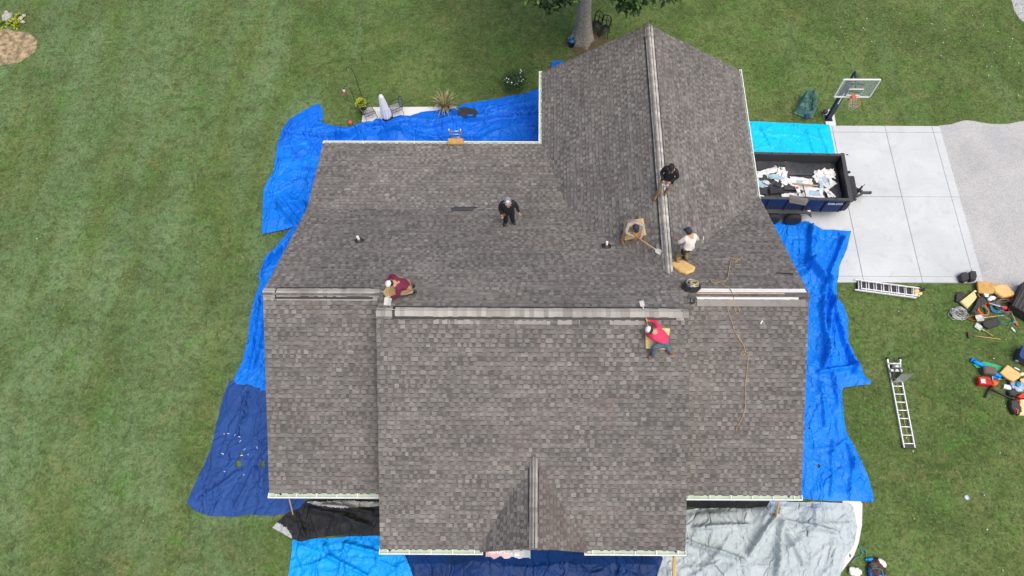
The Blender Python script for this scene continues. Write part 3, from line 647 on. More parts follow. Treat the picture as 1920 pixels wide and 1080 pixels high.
# plumbing vents
for u, v in ((674, 449), (1137, 459)):
    p = BK.on(u, v + 3); mb = MB(); mb.lathe([(.17, 0), (.17, .015), (.10, .02), (.075, .10), (.06, .13), (0, .13)], 14, 0, (0, 0, 0), Matrix((BK.X, BK.T, BK.N)).transposed())
    bo = mb.build('vent_boot', M['dark'], house); bo.matrix_local = HI @ Matrix.Translation(p + BK.N * .014)
    mb = MB(); mb.lathe([(.042, -.05), (.042, .30), (.034, .30), (.034, .10), (0, .10)], 12); pi_ = mb.build('vent_pipe', M['white'], bo); 
# gutters with hangers
def gutter(p0, p1, out, wd=.135, inside='guard', cap0=True, cap1=True):
    p0 = Vector(p0); p1 = Vector(p1); out = Vector(out); d = (p1 - p0); L = d.length; d /= L; z = Vector((0, 0, 1))
    root = None
    mb = MB()
    def seg(o0, o1, z0, z1):
        P = [p0 + out * o0 + z * z0, p1 + out * o0 + z * z0, p1 + out * o1 + z * z0, p0 + out * o1 + z * z0]
        Q = [p + z * (z1 - z0) for p in P]; mb.add(P + Q, [(3, 2, 1, 0), (4, 5, 6, 7), (0, 1, 5, 4), (1, 2, 6, 5), (2, 3, 7, 6), (3, 0, 4, 7)])
    seg(-.03, 0, -.13, .0); seg(.001, wd - .002, -.13, -.115); seg(wd - .001, wd + .030, -.13, .012)
    for c, q in ((cap0, p0), (cap1, p1)):
        if c:
            e = q - d * .012 if q is p0 else q + d * .012
            mb.bar(e + out * 0 + z * -.06, e + out * (wd + .03) + z * -.06, .024, .145)
    g_ = hpart(mb, 'gutter', M['white'])
    mb = MB(); P = [p0 + out * .004 + z * -.045, p1 + out * .004 + z * -.045, p1 + out * (wd - .004) + z * -.06, p0 + out * (wd - .004) + z * -.06]
    mb.add(P + [p - z * .01 for p in P], [(0, 1, 2, 3), (7, 6, 5, 4), (0, 4, 5, 1), (2, 6, 7, 3)]); mb.build('gutter_film', M[inside], g_)
    n = max(2, int(L / .68))
    for i in range(n + 1):
        q = p0 + d * (L * (i + .35) / (n + .7)); mb = MB(); mb.bar(q + out * .0 + z * -.018, q + out * (wd - .001) + z * -.006, .028, .014); mb.build('hanger', M['white'], g_)
    return g_
gz = -.012
g1 = gutter((XL + .0, YS - .01, ZE + gz), (XCL - .01, YS - .01, ZE + gz), (0, -1, 0), cap1=False)
g2 = gutter((XCL + .0, YC0 - .01, ZE + gz), (DX - DW + .05, YC0 - .01, ZE + gz), (0, -1, 0))
g3 = gutter((DX + DW - .03, YC0 - .01, ZE + gz), (XCR, YC0 - .01, ZE + gz), (0, -1, 0))
g4 = gutter((XCR + .01, YS - .01, ZE + gz), (XR, YS - .01, ZE + gz), (0, -1, 0), cap0=False)
g5 = gutter((XL, YP + .02, ZP + gz), (WX0 - .14, YP + .02, ZP + gz), (0, 1, 0), .10, cap1=False)
g6 = gutter((WX0 - .01, YP + .0, WZ0 + gz), (WX0 - .01, WY, WZ0 + gz), (-1, 0, 0), .11)
g7 = gutter((WX1 + .01, yvr - .1, WZ1 + gz), (WX1 + .01, WY, WZ1 + gz), (1, 0, 0), .08, cap0=False)
for g_, q in ((g1, (XL + .36, YS - .05)), (g2, (XCL + .3, YC0 - .05)), (g3, (XCR - .3, YC0 - .05)), (g4, (XR - .4, YS - .05))):
    mb = MB(); mb.lathe([(.035, 0), (.035, .012), (0, .012)], 12, 0, (q[0], q[1], ZE + gz - .05)); mb.build('downspout_hole', M['dark'], g_)
# ------------------------------------------------------------------ tarpaulins
def inside(poly, x, y):
    c = False; n = len(poly); j = n - 1
    for i in range(n):
        xi, yi = poly[i]; xj, yj = poly[j]
        if (yi > y) != (yj > y) and x < (xj - xi) * (y - yi) / (yj - yi) + xi: c = not c
        j = i
    return c
def edge_dist(poly, x, y):
    best = 9e9; n = len(poly)
    for i in range(n):
        ax, ay = poly[i]; bx, by = poly[(i + 1) % n]; dx_, dy_ = bx - ax, by - ay
        t = max(0, min(1, ((x - ax) * dx_ + (y - ay) * dy_) / (dx_ * dx_ + dy_ * dy_ + 1e-12)))
        best = min(best, (x - ax - t * dx_) ** 2 + (y - ay - t * dy_) ** 2)
    return math.sqrt(best)
import numpy as np
def inside_np(poly, X, Y):
    c = np.zeros(X.shape, bool); n = len(poly); j = n - 1
    for i in range(n):
        xi, yi = poly[i]; xj, yj = poly[j]
        if yi != yj:
            c ^= ((yi > Y) != (yj > Y)) & (X < (xj - xi) * (Y - yi) / (yj - yi) + xi)
        j = i
    return c
def seg_dist(X, Y, ax, ay, bx, by):
    dx_, dy_ = bx - ax, by - ay; t = np.clip(((X - ax) * dx_ + (Y - ay) * dy_) / (dx_ * dx_ + dy_ * dy_ + 1e-12), 0, 1)
    return np.hypot(X - ax - t * dx_, Y - ay - t * dy_)
def edge_np(poly, X, Y):
    d = np.full(X.shape, 1e9); n = len(poly)
    for i in range(n): d = np.minimum(d, seg_dist(X, Y, *poly[i], *poly[(i + 1) % n]))
    return d
def tarp(name, label, px, mats, z=0.05, amp=0.10, ang=0.0, stretch=3.0, freq=0.9, mounds=(), seed=1, group=None, step=0.085, holes=(), lines=(), zpx=0.0, pick=None, edge=0.3, folds=1.0, fh=1.5):
    step = step * 0.74
    poly = [(p.x, p.y) for p in (at(u, v, zpx) if not isinstance(u, str) else Vector((v[0], v[1], 0)) for u, v in px)]
    area = abs(sum(poly[i][0] * poly[(i + 1) % len(poly)][1] - poly[(i + 1) % len(poly)][0] * poly[i][1] for i in range(len(poly)))) / 2
    poly = wob(poly, 0.11, 0.04, seed)
    hol = [[(at(u, v, zpx).x, at(u, v, zpx).y) for u, v in h] for h in holes]
    x0, x1 = min(p[0] for p in poly), max(p[0] for p in poly); y0, y1 = min(p[1] for p in poly), max(p[1] for p in poly)
    ca, sa = math.cos(ang), math.sin(ang); rg = np.random.RandomState(seed); rr = random.Random(seed)
    gx = np.arange(x0, x1, step); gy = np.arange(y0, y1, step * .87); GX, GY = np.meshgrid(gx, gy); GX = GX + (np.arange(len(gy)) % 2)[:, None] * step / 2
    GX = (GX + rg.uniform(-.28, .28, GX.shape) * step).ravel(); GY = (GY + rg.uniform(-.28, .28, GY.shape) * step).ravel()
    k = inside_np(poly, GX, GY); GX, GY = GX[k], GY[k]; k = edge_np(poly, GX, GY) > step * .55; GX, GY = GX[k], GY[k]
    vs = [Vector(p) for p in poly] + [Vector((float(a), float(b))) for a, b in zip(GX, GY)]; nb = len(poly)
    V, _, Fc, _, _, _ = geometry.delaunay_2d_cdt(vs, [(i, (i + 1) % nb) for i in range(nb)], [], 1, 1e-4)
    VX = np.array([v.x for v in V]); VY = np.array([v.y for v in V]); off = Vector((seed * 3.7, seed * 1.3, 0))
    d = edge_np(poly, VX, VY); kk = np.clip(d / edge, 0, 1); kk = kk * kk * (3 - 2 * kk)
    A1 = np.empty(len(V)); A2 = np.empty(len(V)); A3 = np.empty(len(V)); A4 = np.empty(len(V)); WX = np.empty(len(V)); WYv = np.empty(len(V))
    for i in range(len(V)):
        x, y = VX[i], VY[i]; wv = noise.noise_vector(Vector((x * .7, y * .7, 0)) + off) * 0.5; WX[i], WYv[i] = wv.x, wv.y
        u_, v_ = (x * ca + y * sa) + wv.x, (-x * sa + y * ca) + wv.y
        A1[i] = noise.noise(Vector((u_ * freq / stretch, v_ * freq, 2.0)) + off); A2[i] = noise.noise(Vector((u_ * freq * 2.3 / stretch, v_ * freq * 2.3, 5.0)) + off)
        A3[i] = noise.noise(Vector((x * 3.1, y * 3.1, 8.0)) + off); A4[i] = noise.noise(Vector((x * .5, y * .5, 11)) + off)
    a1 = np.maximum(0, 1 - np.abs(A1) * 2.2); a2 = np.maximum(0, 1 - np.abs(A2) * 2.2)
    h = amp * (a1 ** 5 * .6 + a2 ** 5 * .25 + .05 * A3) + amp * .35 * np.maximum(0, A4 + .1)
    for (q, rad, hh) in mounds:
        e = ((VX - q.x) ** 2 + (VY - q.y) ** 2) / (rad * rad); h = h + hh * np.exp(-e * 1.6) * (1 + .25 * (1 - np.abs(A1) * 2.2))
    def fold(X, Y, p_, q_, wd, hh):
        e = seg_dist(X, Y, p_[0], p_[1], q_[0], q_[1]); return np.where(e < wd, hh * (1 - e / wd) ** 1.2, 0)
    for (p_, q_, wd, hh) in lines: h = h + fold(VX + WX * .12, VY + WYv * .12, (p_.x, p_.y), (q_.x, q_.y), wd * 1.2, hh * 2.0)
    for i in range(int(area * 1.0 * folds)):        # long soft creases, mostly along the pull direction
        j = rr.randrange(len(V)); th = ang + rr.gauss(0, .38) if rr.random() < .75 else rr.uniform(0, PI); L = rr.uniform(.6, 2.4); cx, cy = VX[j], VY[j]; bend = rr.uniform(-.4, .4)
        p_ = (cx - math.cos(th) * L / 2, cy - math.sin(th) * L / 2); q_ = (cx + math.cos(th + bend) * L / 2, cy + math.sin(th + bend) * L / 2); wd = rr.uniform(.045, .08); hh = rr.uniform(.03, .085) * fh
        f1 = np.maximum(fold(VX + WX * .2, VY + WYv * .2, p_, (cx, cy), wd, hh), fold(VX + WX * .2, VY + WYv * .2, (cx, cy), q_, wd, hh)); h = h + f1
    Z = z + .012 * kk + kk * np.maximum(0, h) + (1 - kk) * .012 * np.abs(A3)
    FX = []
    for f in Fc:
        cx = sum(V[i].x for i in f) / len(f); cy = sum(V[i].y for i in f) / len(f)
        if hol and any(inside(q, cx, cy) for q in hol): continue
        FX.append(list(f))
    cxm = sum(p[0] for p in poly) / nb; cym = sum(p[1] for p in poly) / nb
    mb = MB(); mb.add([(float(a) - cxm, float(b) - cym, float(c)) for a, b, c in zip(VX, VY, Z)], FX, 0, True)
    if pick:
        for i, f in enumerate(mb.f):
            cx = sum(mb.v[j][0] for j in f) / len(f) + cxm; cy = sum(mb.v[j][1] for j in f) / len(f) + cym; mb.mi[i] = pick(cx, cy)
    o = mb.build(name, mats); o.location = (cxm, cym, 0)
    if o.data.polygons[0].normal.z < 0: o.data.flip_normals()
    return tag(o, label, 'tarp', group)
def W(x, y): return ('w', (x, y))
GT = 'tarps spread around the house'
# rear: drapes over the patio furniture and runs to the wing
tarp('tarpaulin', 'bright blue tarp draped over patio furniture behind the house', [(1013, 167), (985, 176), (935, 186), (875, 196), (850, 205), (790, 212), (770, 219), (752, 218), (735, 223), (722, 228), (705, 224), (690, 236), (668, 242), (625, 238), (604, 233), (607, 215), (603, 201), (595, 196), (575, 206), (545, 225), (530, 245), (523, 268), (518, 290), W(-8.5, 16.2), W(-3, 16.6), W(.4, 16.8), W(.5, 19.5)],
     M['tarp_deep'], .085, .17, .08, 3.5, .8, [(at(750, 262), 1.0, .50), (at(690, 262), .8, .30), (at(850, 235), .7, .15), (at(640, 250), .6, .15)], 3, GT, .08,
     lines=[(at(640, 262), at(720, 240), .18, .22), (at(720, 262), at(900, 262), .15, .14), (at(760, 250), at(1000, 205), .14, .14), (at(540, 255), at(660, 262), .12, .12), (at(880, 230), at(1010, 215), .12, .12)])
tarp('tarpaulin', 'bright blue tarp with gathered corner along the rear left house corner', [(520, 285), (513, 325), (507, 335), (497, 355), (493, 385), (493, 440), (530, 434), (553, 428), (570, 432), W(-8.0, 12.5), W(-8.0, 17.2), (575, 262), (530, 262)],
     M['tarp_blue'], .10, .13, .1, 3, 1.0, [(at(560, 395), .8, .12)], 5, GT, .08,
     lines=[(at(530, 395), at(575, 392), .2, .24), (at(525, 380), at(565, 425), .12, .16), (at(520, 385), at(560, 430), .1, .12), (at(510, 365), at(560, 340), .1, .1), (at(545, 370), at(580, 395), .1, .14), (at(540, 420), at(580, 400), .1, .14)])
tarp('tarpaulin', 'narrow crumpled blue tarp strip beside the left gable wall', [(550, 427), (520, 462), (495, 490), (485, 515), (487, 530), (478, 560), (470, 600), (463, 640), (455, 680), (440, 712), (445, 722), W(-8.0, 7.0), W(-8.0, 13.0), (590, 420)],
     M['tarp_blue'], .06, .13, 1.25, 3.2, 1.5, [(at(505, 500), .6, .15)], 7, GT, .07, lines=[(at(500, 500), at(560, 440), .12, .2), (at(490, 560), at(470, 690), .1, .14), (at(480, 690), at(500, 600), .1, .14)])
tarp('tarpaulin', 'faded torn navy tarp with white scraps beside the left gable', [(430, 716), (419, 745), (405, 800), (398, 840), (375, 890), (352, 943), (362, 955), (380, 962), (398, 967), (440, 968), (470, 965), (510, 968), (540, 962), (572, 958), (574, 940), (566, 925), W(-7.4, 3.6), W(-8.0, 4.4), W(-8.0, 8.0), (500, 718)],
     M['tarp_navy'], .05, .07, 1.2, 4, 1.4, (), 9, GT, .08,
     holes=[[(445, 865), (452, 862), (455, 872), (449, 878), (443, 874)], [(490, 868), (499, 862), (497, 876), (489, 878)], [(450, 850), (455, 848), (455, 858), (450, 858)]], lines=[(at(380, 935), at(450, 885), .12, .10), (at(445, 950), at(480, 880), .1, .09), (at(465, 740), at(447, 820), .08, .08)])
tarp('tarpaulin', 'black tarp with silver underside folded back below the left gutter', [(512, 990), (525, 975), (540, 962), (560, 955), (575, 940), (590, 933), W(-7.2, 4.1), W(-4.5, 4.1), W(-4.5, 1.9), (760, 985), (745, 1000), (715, 1003), (660, 1005), (600, 1008), (565, 1016), (548, 1010), (525, 998)],
     [M['tarp_black'], M['silver_side']], .07, .13, -.35, 3, 1.0, [(at(650, 975), 1.0, .15)], 11, GT, .075,
     pick=lambda x, y: 1 if (inside([(at(u, v).x, at(u, v).y) for u, v in ((505, 992), (522, 981), (540, 990), (552, 1014), (520, 1005))], x, y) or inside([(at(u, v, .1).x, at(u, v, .1).y) for u, v in ((575, 941), (640, 939), (720, 942), (745, 946), (700, 950), (650, 955), (600, 950))], x, y)) else 0,
     lines=[(at(590, 955), at(690, 985), .14, .14), (at(560, 960), at(575, 1010), .08, .1), (at(610, 950), at(700, 960), .1, .12)])
tarp('tarpaulin', 'sky blue wrinkled tarp next to the black and silver tarp', [(550, 1012), (548, 1040), (541, 1090), (560, 1130), (790, 1130), (778, 1080), (765, 1050), W(-3.6, 2.6), W(-4.7, 2.7), (660, 1006), (600, 1010)],
     M['tarp_sky'], .055, .14, .7, 2.2, 1.0, (), 13, GT, .08, lines=[(at(605, 1012), at(620, 1045), .1, .12), (at(620, 1045), at(690, 1080), .1, .12), (at(650, 1020), at(720, 1040), .1, .12)])
tarp('tarpaulin', 'dark navy tarp covering the entry below the front gable', [(758, 1036), (768, 1060), (778, 1085), (800, 1140), (1225, 1140), (1232, 1075), (1238, 1058), (1250, 1040), W(4.2, 2.5), W(-4.2, 2.5)],
     M['tarp_dark'], .10, .12, .1, 4, 1.0, [(at(900, 1060), 1.2, .25), (at(1050, 1060), 1.2, .25)], 15, GT, .085, lines=[(at(1158, 1080), at(1170, 1045), .06, .14), (at(780, 1085), at(775, 1040), .06, .14)])
tarp('tarpaulin', 'silver grey tarp draped over shrubs at the front right corner', [(1236, 1050), (1232, 1080), (1215, 1130), (1560, 1130), (1580, 1065), (1583, 1045), (1600, 1022), (1606, 990), (1598, 950), (1590, 944), (1480, 941), (1440, 941), W(6.6, 3.74), W(5.5, 3.60), W(4.4, 3.52), W(4.4, 2.4), W(4.0, 2.3)],
     M['tarp_silver'], .09, .17, .9, 2.4, .9, [(at(1340, 985), .9, .40), (at(1430, 970), .7, .35), (at(1520, 985), .8, .28), (at(1360, 1050), .9, .25), (at(1470, 1050), .9, .22)], 17, GT, .08,
     lines=[(at(1250, 1000), at(1390, 1055), .09, .2), (at(1400, 1040), at(1455, 960), .12, .22), (at(1455, 975), at(1560, 1000), .1, .16), (at(1455, 975), at(1500, 1060), .1, .16), (at(1300, 990), at(1400, 985), .1, .14), (at(1460, 980), at(1452, 1080), .1, .16)])
# right side
tarp('tarpaulin', 'blue tarp lying along the right gable wall with small dark tears', [(1492, 936), (1635, 942), (1637, 930), (1625, 890), (1604, 845), (1585, 810), (1580, 760), (1577, 725), (1585, 690), (1560, 680), W(8.1, 8.5), W(8.1, 3.6)],
     M['tarp_blue'], .06, .09, 1.45, 4, 1.2, (), 19, GT, .08, holes=[[(1527, 873), (1537, 871), (1536, 881)], [(1512, 803), (1517, 802), (1516, 807)]],
     lines=[(at(1560, 700), at(1600, 880), .1, .13), (at(1540, 720), at(1545, 800), .08, .1), (at(1600, 860), at(1590, 930), .08, .09), (at(1560, 830), at(1555, 930), .08, .08)])
tarp('tarpaulin', 'large blue tarp gathered in folds beside the right rake and driveway', [(1437, 420), (1475, 419), (1513, 418), (1525, 424), (1540, 433), (1594, 435), (1585, 470), (1572, 500), (1566, 535), (1568, 560), (1580, 575), (1588, 600), (1588, 640), (1600, 668), (1613, 690), (1620, 708), (1631, 715), (1630, 722), (1580, 728), (1576, 735), (1500, 700), W(8.1, 7.6), W(8.1, 14.6)],
     M['tarp_blue'], .11, .12, 1.35, 3.4, 1.2, [(at(1520, 520), .7, .2)], 21, GT, .075,
     lines=[(at(1517, 425), at(1513, 500), .12, .26), (at(1513, 500), at(1545, 540), .14, .3), (at(1545, 530), at(1580, 450), .1, .2), (at(1545, 535), at(1600, 700), .12, .22), (at(1540, 545), at(1545, 680), .1, .2), (at(1560, 560), at(1540, 690), .1, .18), (at(1530, 700), at(1600, 690), .1, .16)])
tarp('tarpaulin', 'cyan tarp spread flat on the driveway between hoop and trailer', [(1392, 229), (1470, 232), (1555, 235), (1556, 240), (1567, 300), W(13.55, 17.6), W(8.2, 17.6), W(8.2, 21.0)],
     M['tarp_cyan'], .075, .045, -.7, 4, 1.0, (), 23, GT, .09, lines=[(at(1427, 245), at(1446, 280), .07, .07), (at(1450, 265), at(1490, 290), .06, .06)])
tarp('tarpaulin', 'small blue tarp corner showing behind the wing gable', [(1037, 116), (1050, 115), (1060, 117), (1075, 135), (1045, 150), (1032, 135)], M['tarp_blue'], .06, .06, 0, 2, 1.5, (), 25, GT, .09)
# black sheeting stretched on the wall line under the front eaves
def hang(name, label, x0, x1, ytop, ztop, ybot, zbot, m, seed, group=None):
    nx, nz = int((x1 - x0) / .12), 12; mb = MB(); vs = []
    for j in range(nz + 1):
        for i in range(nx + 1):
            t = j / nz; x = x0 + (x1 - x0) * i / nx; n_ = noise.noise(Vector((x * 1.6, t * .7, seed))) + .5 * noise.noise(Vector((x * 4, t * 2, seed + 3)))
            vs.append((x, ytop + (ybot - ytop) * (t ** 1.6) + .06 * n_ * t, ztop + (zbot - ztop) * t + .03 * n_ * math.sin(PI * t)))
    mb.add(vs, [(j * (nx + 1) + i, (j + 1) * (nx + 1) + i, (j + 1) * (nx + 1) + i + 1, j * (nx + 1) + i + 1) for j in range(nz) for i in range(nx)], 0, True)
    return tag(mb.build(name, m), label, 'tarp', group)
hang('hanging_tarp', 'black sheet hanging under the left front gutter', -7.9, -4.8, 4.10, 2.6, 3.93, .2, M['tarp_black'], 1)
hang('hanging_tarp', 'black sheet hanging under the right front gutter', 4.7, 8.2, 4.10, 2.6, 3.66, .2, M['tarp_black'], 2)
hang('hanging_tarp', 'dark navy sheet hanging from the entry gable', -4.4, 4.2, 2.38, 2.7, 1.75, .3, M['tarp_dark'], 3)
# printed banner snagged at the end of the front gutter; its lettering is only legible as strokes
mb = MB(); nx, ny = 26, 6; vs = []
for j in range(ny + 1):
    for i in range(nx + 1):
        x = -1.62 + 1.42 * i / nx; t = j / ny
        vs.append((x, 2.02 - .25 * t + .03 * math.sin(i * .9) * t + .05 * noise.noise(Vector((i * .5, j * .3, 0))), 2.80 + .10 * math.sin(i * .25) + .05 * noise.noise(Vector((i * .4, j * .5, 4))) - .10 * t - (.06 if 2 < i < 7 else 0) * t))
mb.add(vs, [(j * (nx + 1) + i, (j + 1) * (nx + 1) + i, (j + 1) * (nx + 1) + i + 1, j * (nx + 1) + i + 1) for j in range(ny) for i in range(nx)], 0, True)
mbm = new_mat('banner_print', .5, .4); bm_, g = mbm
p = g.n('ShaderNodeTexCoord').outputs['Object']; sp = g.n('ShaderNodeSeparateXYZ'); g.l(p, sp.inputs[0])
c = g.ramp(g.math('ADD', g.math('MULTIPLY', sp.outputs[0], .7), 1.15), (0.02, (.58, .36, .37)), (0.42, (.58, .42, .42)), (0.62, (.50, .52, .54)), (0.9, (.42, .47, .50)))
g.l(c, g.b.inputs['Base Color'])
ban = mb.build('banner', [bm_]); tag(ban, 'crumpled pink and silver printed banner caught at the gutter end', 'banner')
mb = MB(); rb = random.Random(5)
def glyph_row(v0, xs, hgt):
    for x in xs:
        i = (x + 1.62) / 1.42 * nx; j = v0 * ny; i0, j0 = int(i), int(j)
        q = Vector(vs[j0 * (nx + 1) + i0]); wd = rb.uniform(.03, .055)
        mb.box((q.x, q.y, q.z + .012), (wd, hgt, .006), 0, Matrix.Rotation(rb.uniform(-.3, .3), 3, 'Z'))
glyph_row(.35, [-1.50 + k * .075 for k in range(9)], .05); glyph_row(.62, [-1.46 + k * .075 for k in range(10)], .045)
mb.build('lettering', M['white'], ban)
def text_obj(txt, size, X, m, parent, name='lettering', ext=.004, sx=1.0):
    cu = bpy.data.curves.new(name, 'FONT'); cu.body = txt; cu.size = size; cu.extrude = ext; cu.align_x = 'CENTER'; cu.align_y = 'CENTER'; cu.offset = size * .02
    tmp = bpy.data.objects.new('tmp', cu); COL.objects.link(tmp)
    me = bpy.data.meshes.new_from_object(tmp.evaluated_get(bpy.context.evaluated_depsgraph_get())); bpy.data.objects.remove(tmp)
    me.materials.clear(); me.materials.append(m); o = bpy.data.objects.new(name, me); COL.objects.link(o); o.parent = parent
    o.matrix_local = X @ Matrix.Diagonal((sx, 1, 1, 1)); return o
text_obj('60', .16, Matrix.Translation((-.62, 1.86, 2.86)) @ Matrix.Rotation(R(20), 4, 'X'), M['white'], ban)
# lumber props that hold the sheets off the gutters
for (u0, v0, z0), (u1, v1, z1), lab in (((549, 963, .1), (540, 927, 2.72), 'orange lumber prop leaning on the left front gutter'), ((1455, 975, .3), (1461, 934, 2.72), 'orange lumber prop leaning on the right front gutter'), ((1262, 1095, .25), (1265, 1037, 2.72), 'pale lumber prop leaning on the middle front gutter')):
    a = at(u0, v0, z0); b = at(u1, v1, z1); mb = MB(); mb.bar((0, 0, 0), b - a, .09, .04); o = mb.build('lumber_prop', M['prop']); o.location = a; tag(o, lab, 'plank', 'lumber props along the front')
# black mat lying on the rear tarp
def lump(name, label, cat, px, pl, m, th=.05, bev=.015, h=0.0, group=None, rough=0.0):
    """flat-ish solid with an outline given by points lying on a surface"""
    P = [pl.on(u, v, h) for u, v in px]; c = sum(P, Vector()) / len(P); X = pl.frame(c); Xi = X.inverted()
    loc = [(Xi @ q) for q in P]
    poly = [(q.x, q.y) for q in loc]
    if rough: poly = [(x + rough * noise.noise(Vector((x * 9, y * 9, i))), y + rough * noise.noise(Vector((x * 9, y * 9, i + 5)))) for i, (x, y) in enumerate(poly)]
    mb = MB(); mb.prism(poly, 0, th, 0, None, bev); o = mb.build(name, m); o.matrix_world = X
    return tag(o, label, cat, group)
lump('rubber_mat', 'black rubber mat lying on the rear blue tarp', 'mat', [(858, 204), (872, 201), (892, 205), (896, 211), (892, 219), (868, 220), (858, 215)], Flat(.46), M['dark'], .02, .006)
# scraps of white paper on the navy tarp
rq = random.Random(3)
for i in range(15):
    u, v = rq.gauss(455, 24), rq.gauss(840, 40)
    if not (405 < u < 495 and 745 < v < 945): continue
    p = at(u, v, .17); mb = MB(); L, w_ = rq.uniform(.03, .11), rq.uniform(.012, .03); a = rq.uniform(0, PI)
    vs_ = [(-L / 2, -w_ / 2, 0), (0, -w_ / 2, .03), (L / 2, -w_ / 2, .0), (L / 2, w_ / 2, .01), (0, w_ / 2, .035), (-L / 2, w_ / 2, 0)]
    mb.add(vs_, [(0, 1, 4, 5), (1, 2, 3, 4)]); o = mb.build('paper_scrap', M['paper']); o.matrix_world = T(p, a); tag(o, 'small white scrap lying on the faded navy tarp', 'scrap', 'white scraps on the navy tarp')

# ------------------------------------------------------------------ patio things
def shrub_leaf(mb, p, d, L, wd, mi=0, droop=.3):
    d = Vector(d).normalized(); s = d.cross(Vector((0, 0, 1))); s = s.normalized() if s.length > .01 else Vector((1, 0, 0)); p = Vector(p)
    m_ = p + d * (L * .55) + Vector((0, 0, -droop * L * .15)); e = p + d * L + Vector((0, 0, -droop * L * .6))
    mb.add([p - s * wd * .25, p + s * wd * .25, m_ + s * wd * .5, m_ - s * wd * .5, e], [(0, 1, 2, 3), (3, 2, 4)], mi)
um = thing('patio_umbrella', 'closed white patio umbrella standing among the patio chairs', 'umbrella', T(at(727, 224, .07)) @ Matrix.Diagonal((.9, .9, .78, 1)))
mb = MB(); n = 24; prof = [(.24, .35), (.24, .5), (.21, 1.0), (.16, 1.6), (.11, 2.05), (.05, 2.22), (.0, 2.26)]; vs = []
for r_, z in prof:
    for j in range(n):
        k = 1 + (.07 if j % 2 else -.07) * (1 if z < 2.1 else .3); a = 2 * PI * j / n; vs.append((r_ * k * math.cos(a), r_ * k * math.sin(a), z))
mb.add(vs, [(i * n + j, i * n + (j + 1) % n, (i + 1) * n + (j + 1) % n, (i + 1) * n + j) for i in range(len(prof) - 1) for j in range(n)], 0, False); mb.build('canopy', M['canopy'], um)
mb = MB(); mb.tube([(0, 0, 0), (0, 0, 2.35)], .022, 8); mb.build('pole', M['iron'], um)
mb = MB(); mb.lathe([(.28, 0), (.28, .05), (.08, .09), (.04, .25), (0, .25)], 16); mb.build('base', M['iron'], um)
def patio_chair(p, rz, lab):
    t = thing('patio_chair', lab, 'chair', T(p, rz) @ Matrix.Diagonal((.86, .86, .86, 1)), 'metal chairs on the patio')
    mb = MB(); out = [(-.27, -.25), (.27, -.25), (.30, 0), (.25, .27), (-.25, .27), (-.30, 0)]; mb.prism(out, .40, .415); mb.build('seat', M['mesh_fabric'], t)
    mb = MB(); vs = [(-.25, -.27, .42), (.25, -.27, .42), (.29, -.36, .75), (.16, -.42, .98), (-.16, -.42, .98), (-.29, -.36, .75)]
    mb.add(vs + [(x, y - .012, z) for x, y, z in vs], [(0, 1, 2, 3, 4, 5), (11, 10, 9, 8, 7, 6)]); mb.build('backrest', M['mesh_fabric'], t)
    mb = MB(); mb.tube([(-.27, -.27, .42), (-.30, -.36, .76), (-.17, -.43, 1.0), (.17, -.43, 1.0), (.30, -.36, .76), (.27, -.27, .42), (.28, .28, .41), (-.28, .28, .41), (-.27, -.27, .42)], .014, 6); mb.build('frame', M['iron'], t)
    for s in (-1, 1):
        mb = MB(); mb.tube([(s * .28, .28, .41), (s * .31, .3, .64), (s * .31, -.1, .66), (s * .29, -.34, .68)], .014, 6); mb.build('armrest', M['iron'], t)
        for y in (.28, -.27):
            mb = MB(); mb.tube([(s * .27, y, .41), (s * .30, y * 1.15, 0)], .014, 6); mb.build('leg', M['iron'], t)
patio_chair(at(694, 218, .07), R(-62), 'black metal mesh chair on the patio beside the leafy pot')
patio_chair(at(744, 211, .07), R(115), 'black metal mesh chair on the patio behind the umbrella')
def pot(mb_parent, r0, r1, h):
    mb = MB(); mb.lathe([(r0, 0), (r1, h), (r1 + .025, h), (r1 + .025, h + .05), (r1 - .02, h + .05), (r1 - .03, h - .04), (0, h - .04)], 16); return mb.build('pot', M['pot'], mb_parent)
pl_ = thing('potted_plant', 'yellow green leafy plant in a dark pot on the patio corner', 'plant', T(at(683, 211, .07))); pot(pl_, .14, .20, .48)
mb = MB(); rp = random.Random(2)
for i in range(240):
    a, e = rp.uniform(0, 2 * PI), rp.uniform(-.2, 1.3); rr = .27 * rp.uniform(.5, 1) ; d = Vector((math.cos(a) * math.cos(e), math.sin(a) * math.cos(e), math.sin(e)))
    shrub_leaf(mb, Vector((0, 0, .62)) + d * rr * .75, d + Vector((rp.uniform(-.4, .4), rp.uniform(-.4, .4), .2)), rp.uniform(.08, .13), .075, rp.choice((0, 0, 1)))
mb.build('foliage', [M['yellowleaf'], M['leaf_light']], pl_)
gr_ = thing('ornamental_grass', 'pale spiky ornamental grass in a dark pot at the patio edge', 'plant', T(at(836, 208, .07))); pot(gr_, .16, .2, .42)
mb = MB()
for i in range(150):
    a = rp.uniform(0, 2 * PI); L = rp.uniform(.55, .95); e = rp.uniform(.35, 1.4); d = Vector((math.cos(a) * math.cos(e), math.sin(a) * math.cos(e), math.sin(e))); p0 = Vector((math.cos(a) * .08, math.sin(a) * .08, .4))
    s = d.cross(Vector((0, 0, 1))).normalized() * .011; p1 = p0 + d * L * .55; p2 = p0 + d * L + Vector((0, 0, -.35 * L * math.cos(e)))
    mb.add([p0 - s, p0 + s, p1 + s, p1 - s, p2], [(0, 1, 2, 3), (3, 2, 4)], rp.choice((0, 0, 0, 1, 2)))
mb.build('blades', [M['straw'], M['leaf_light'], M['brownbox']], gr_)
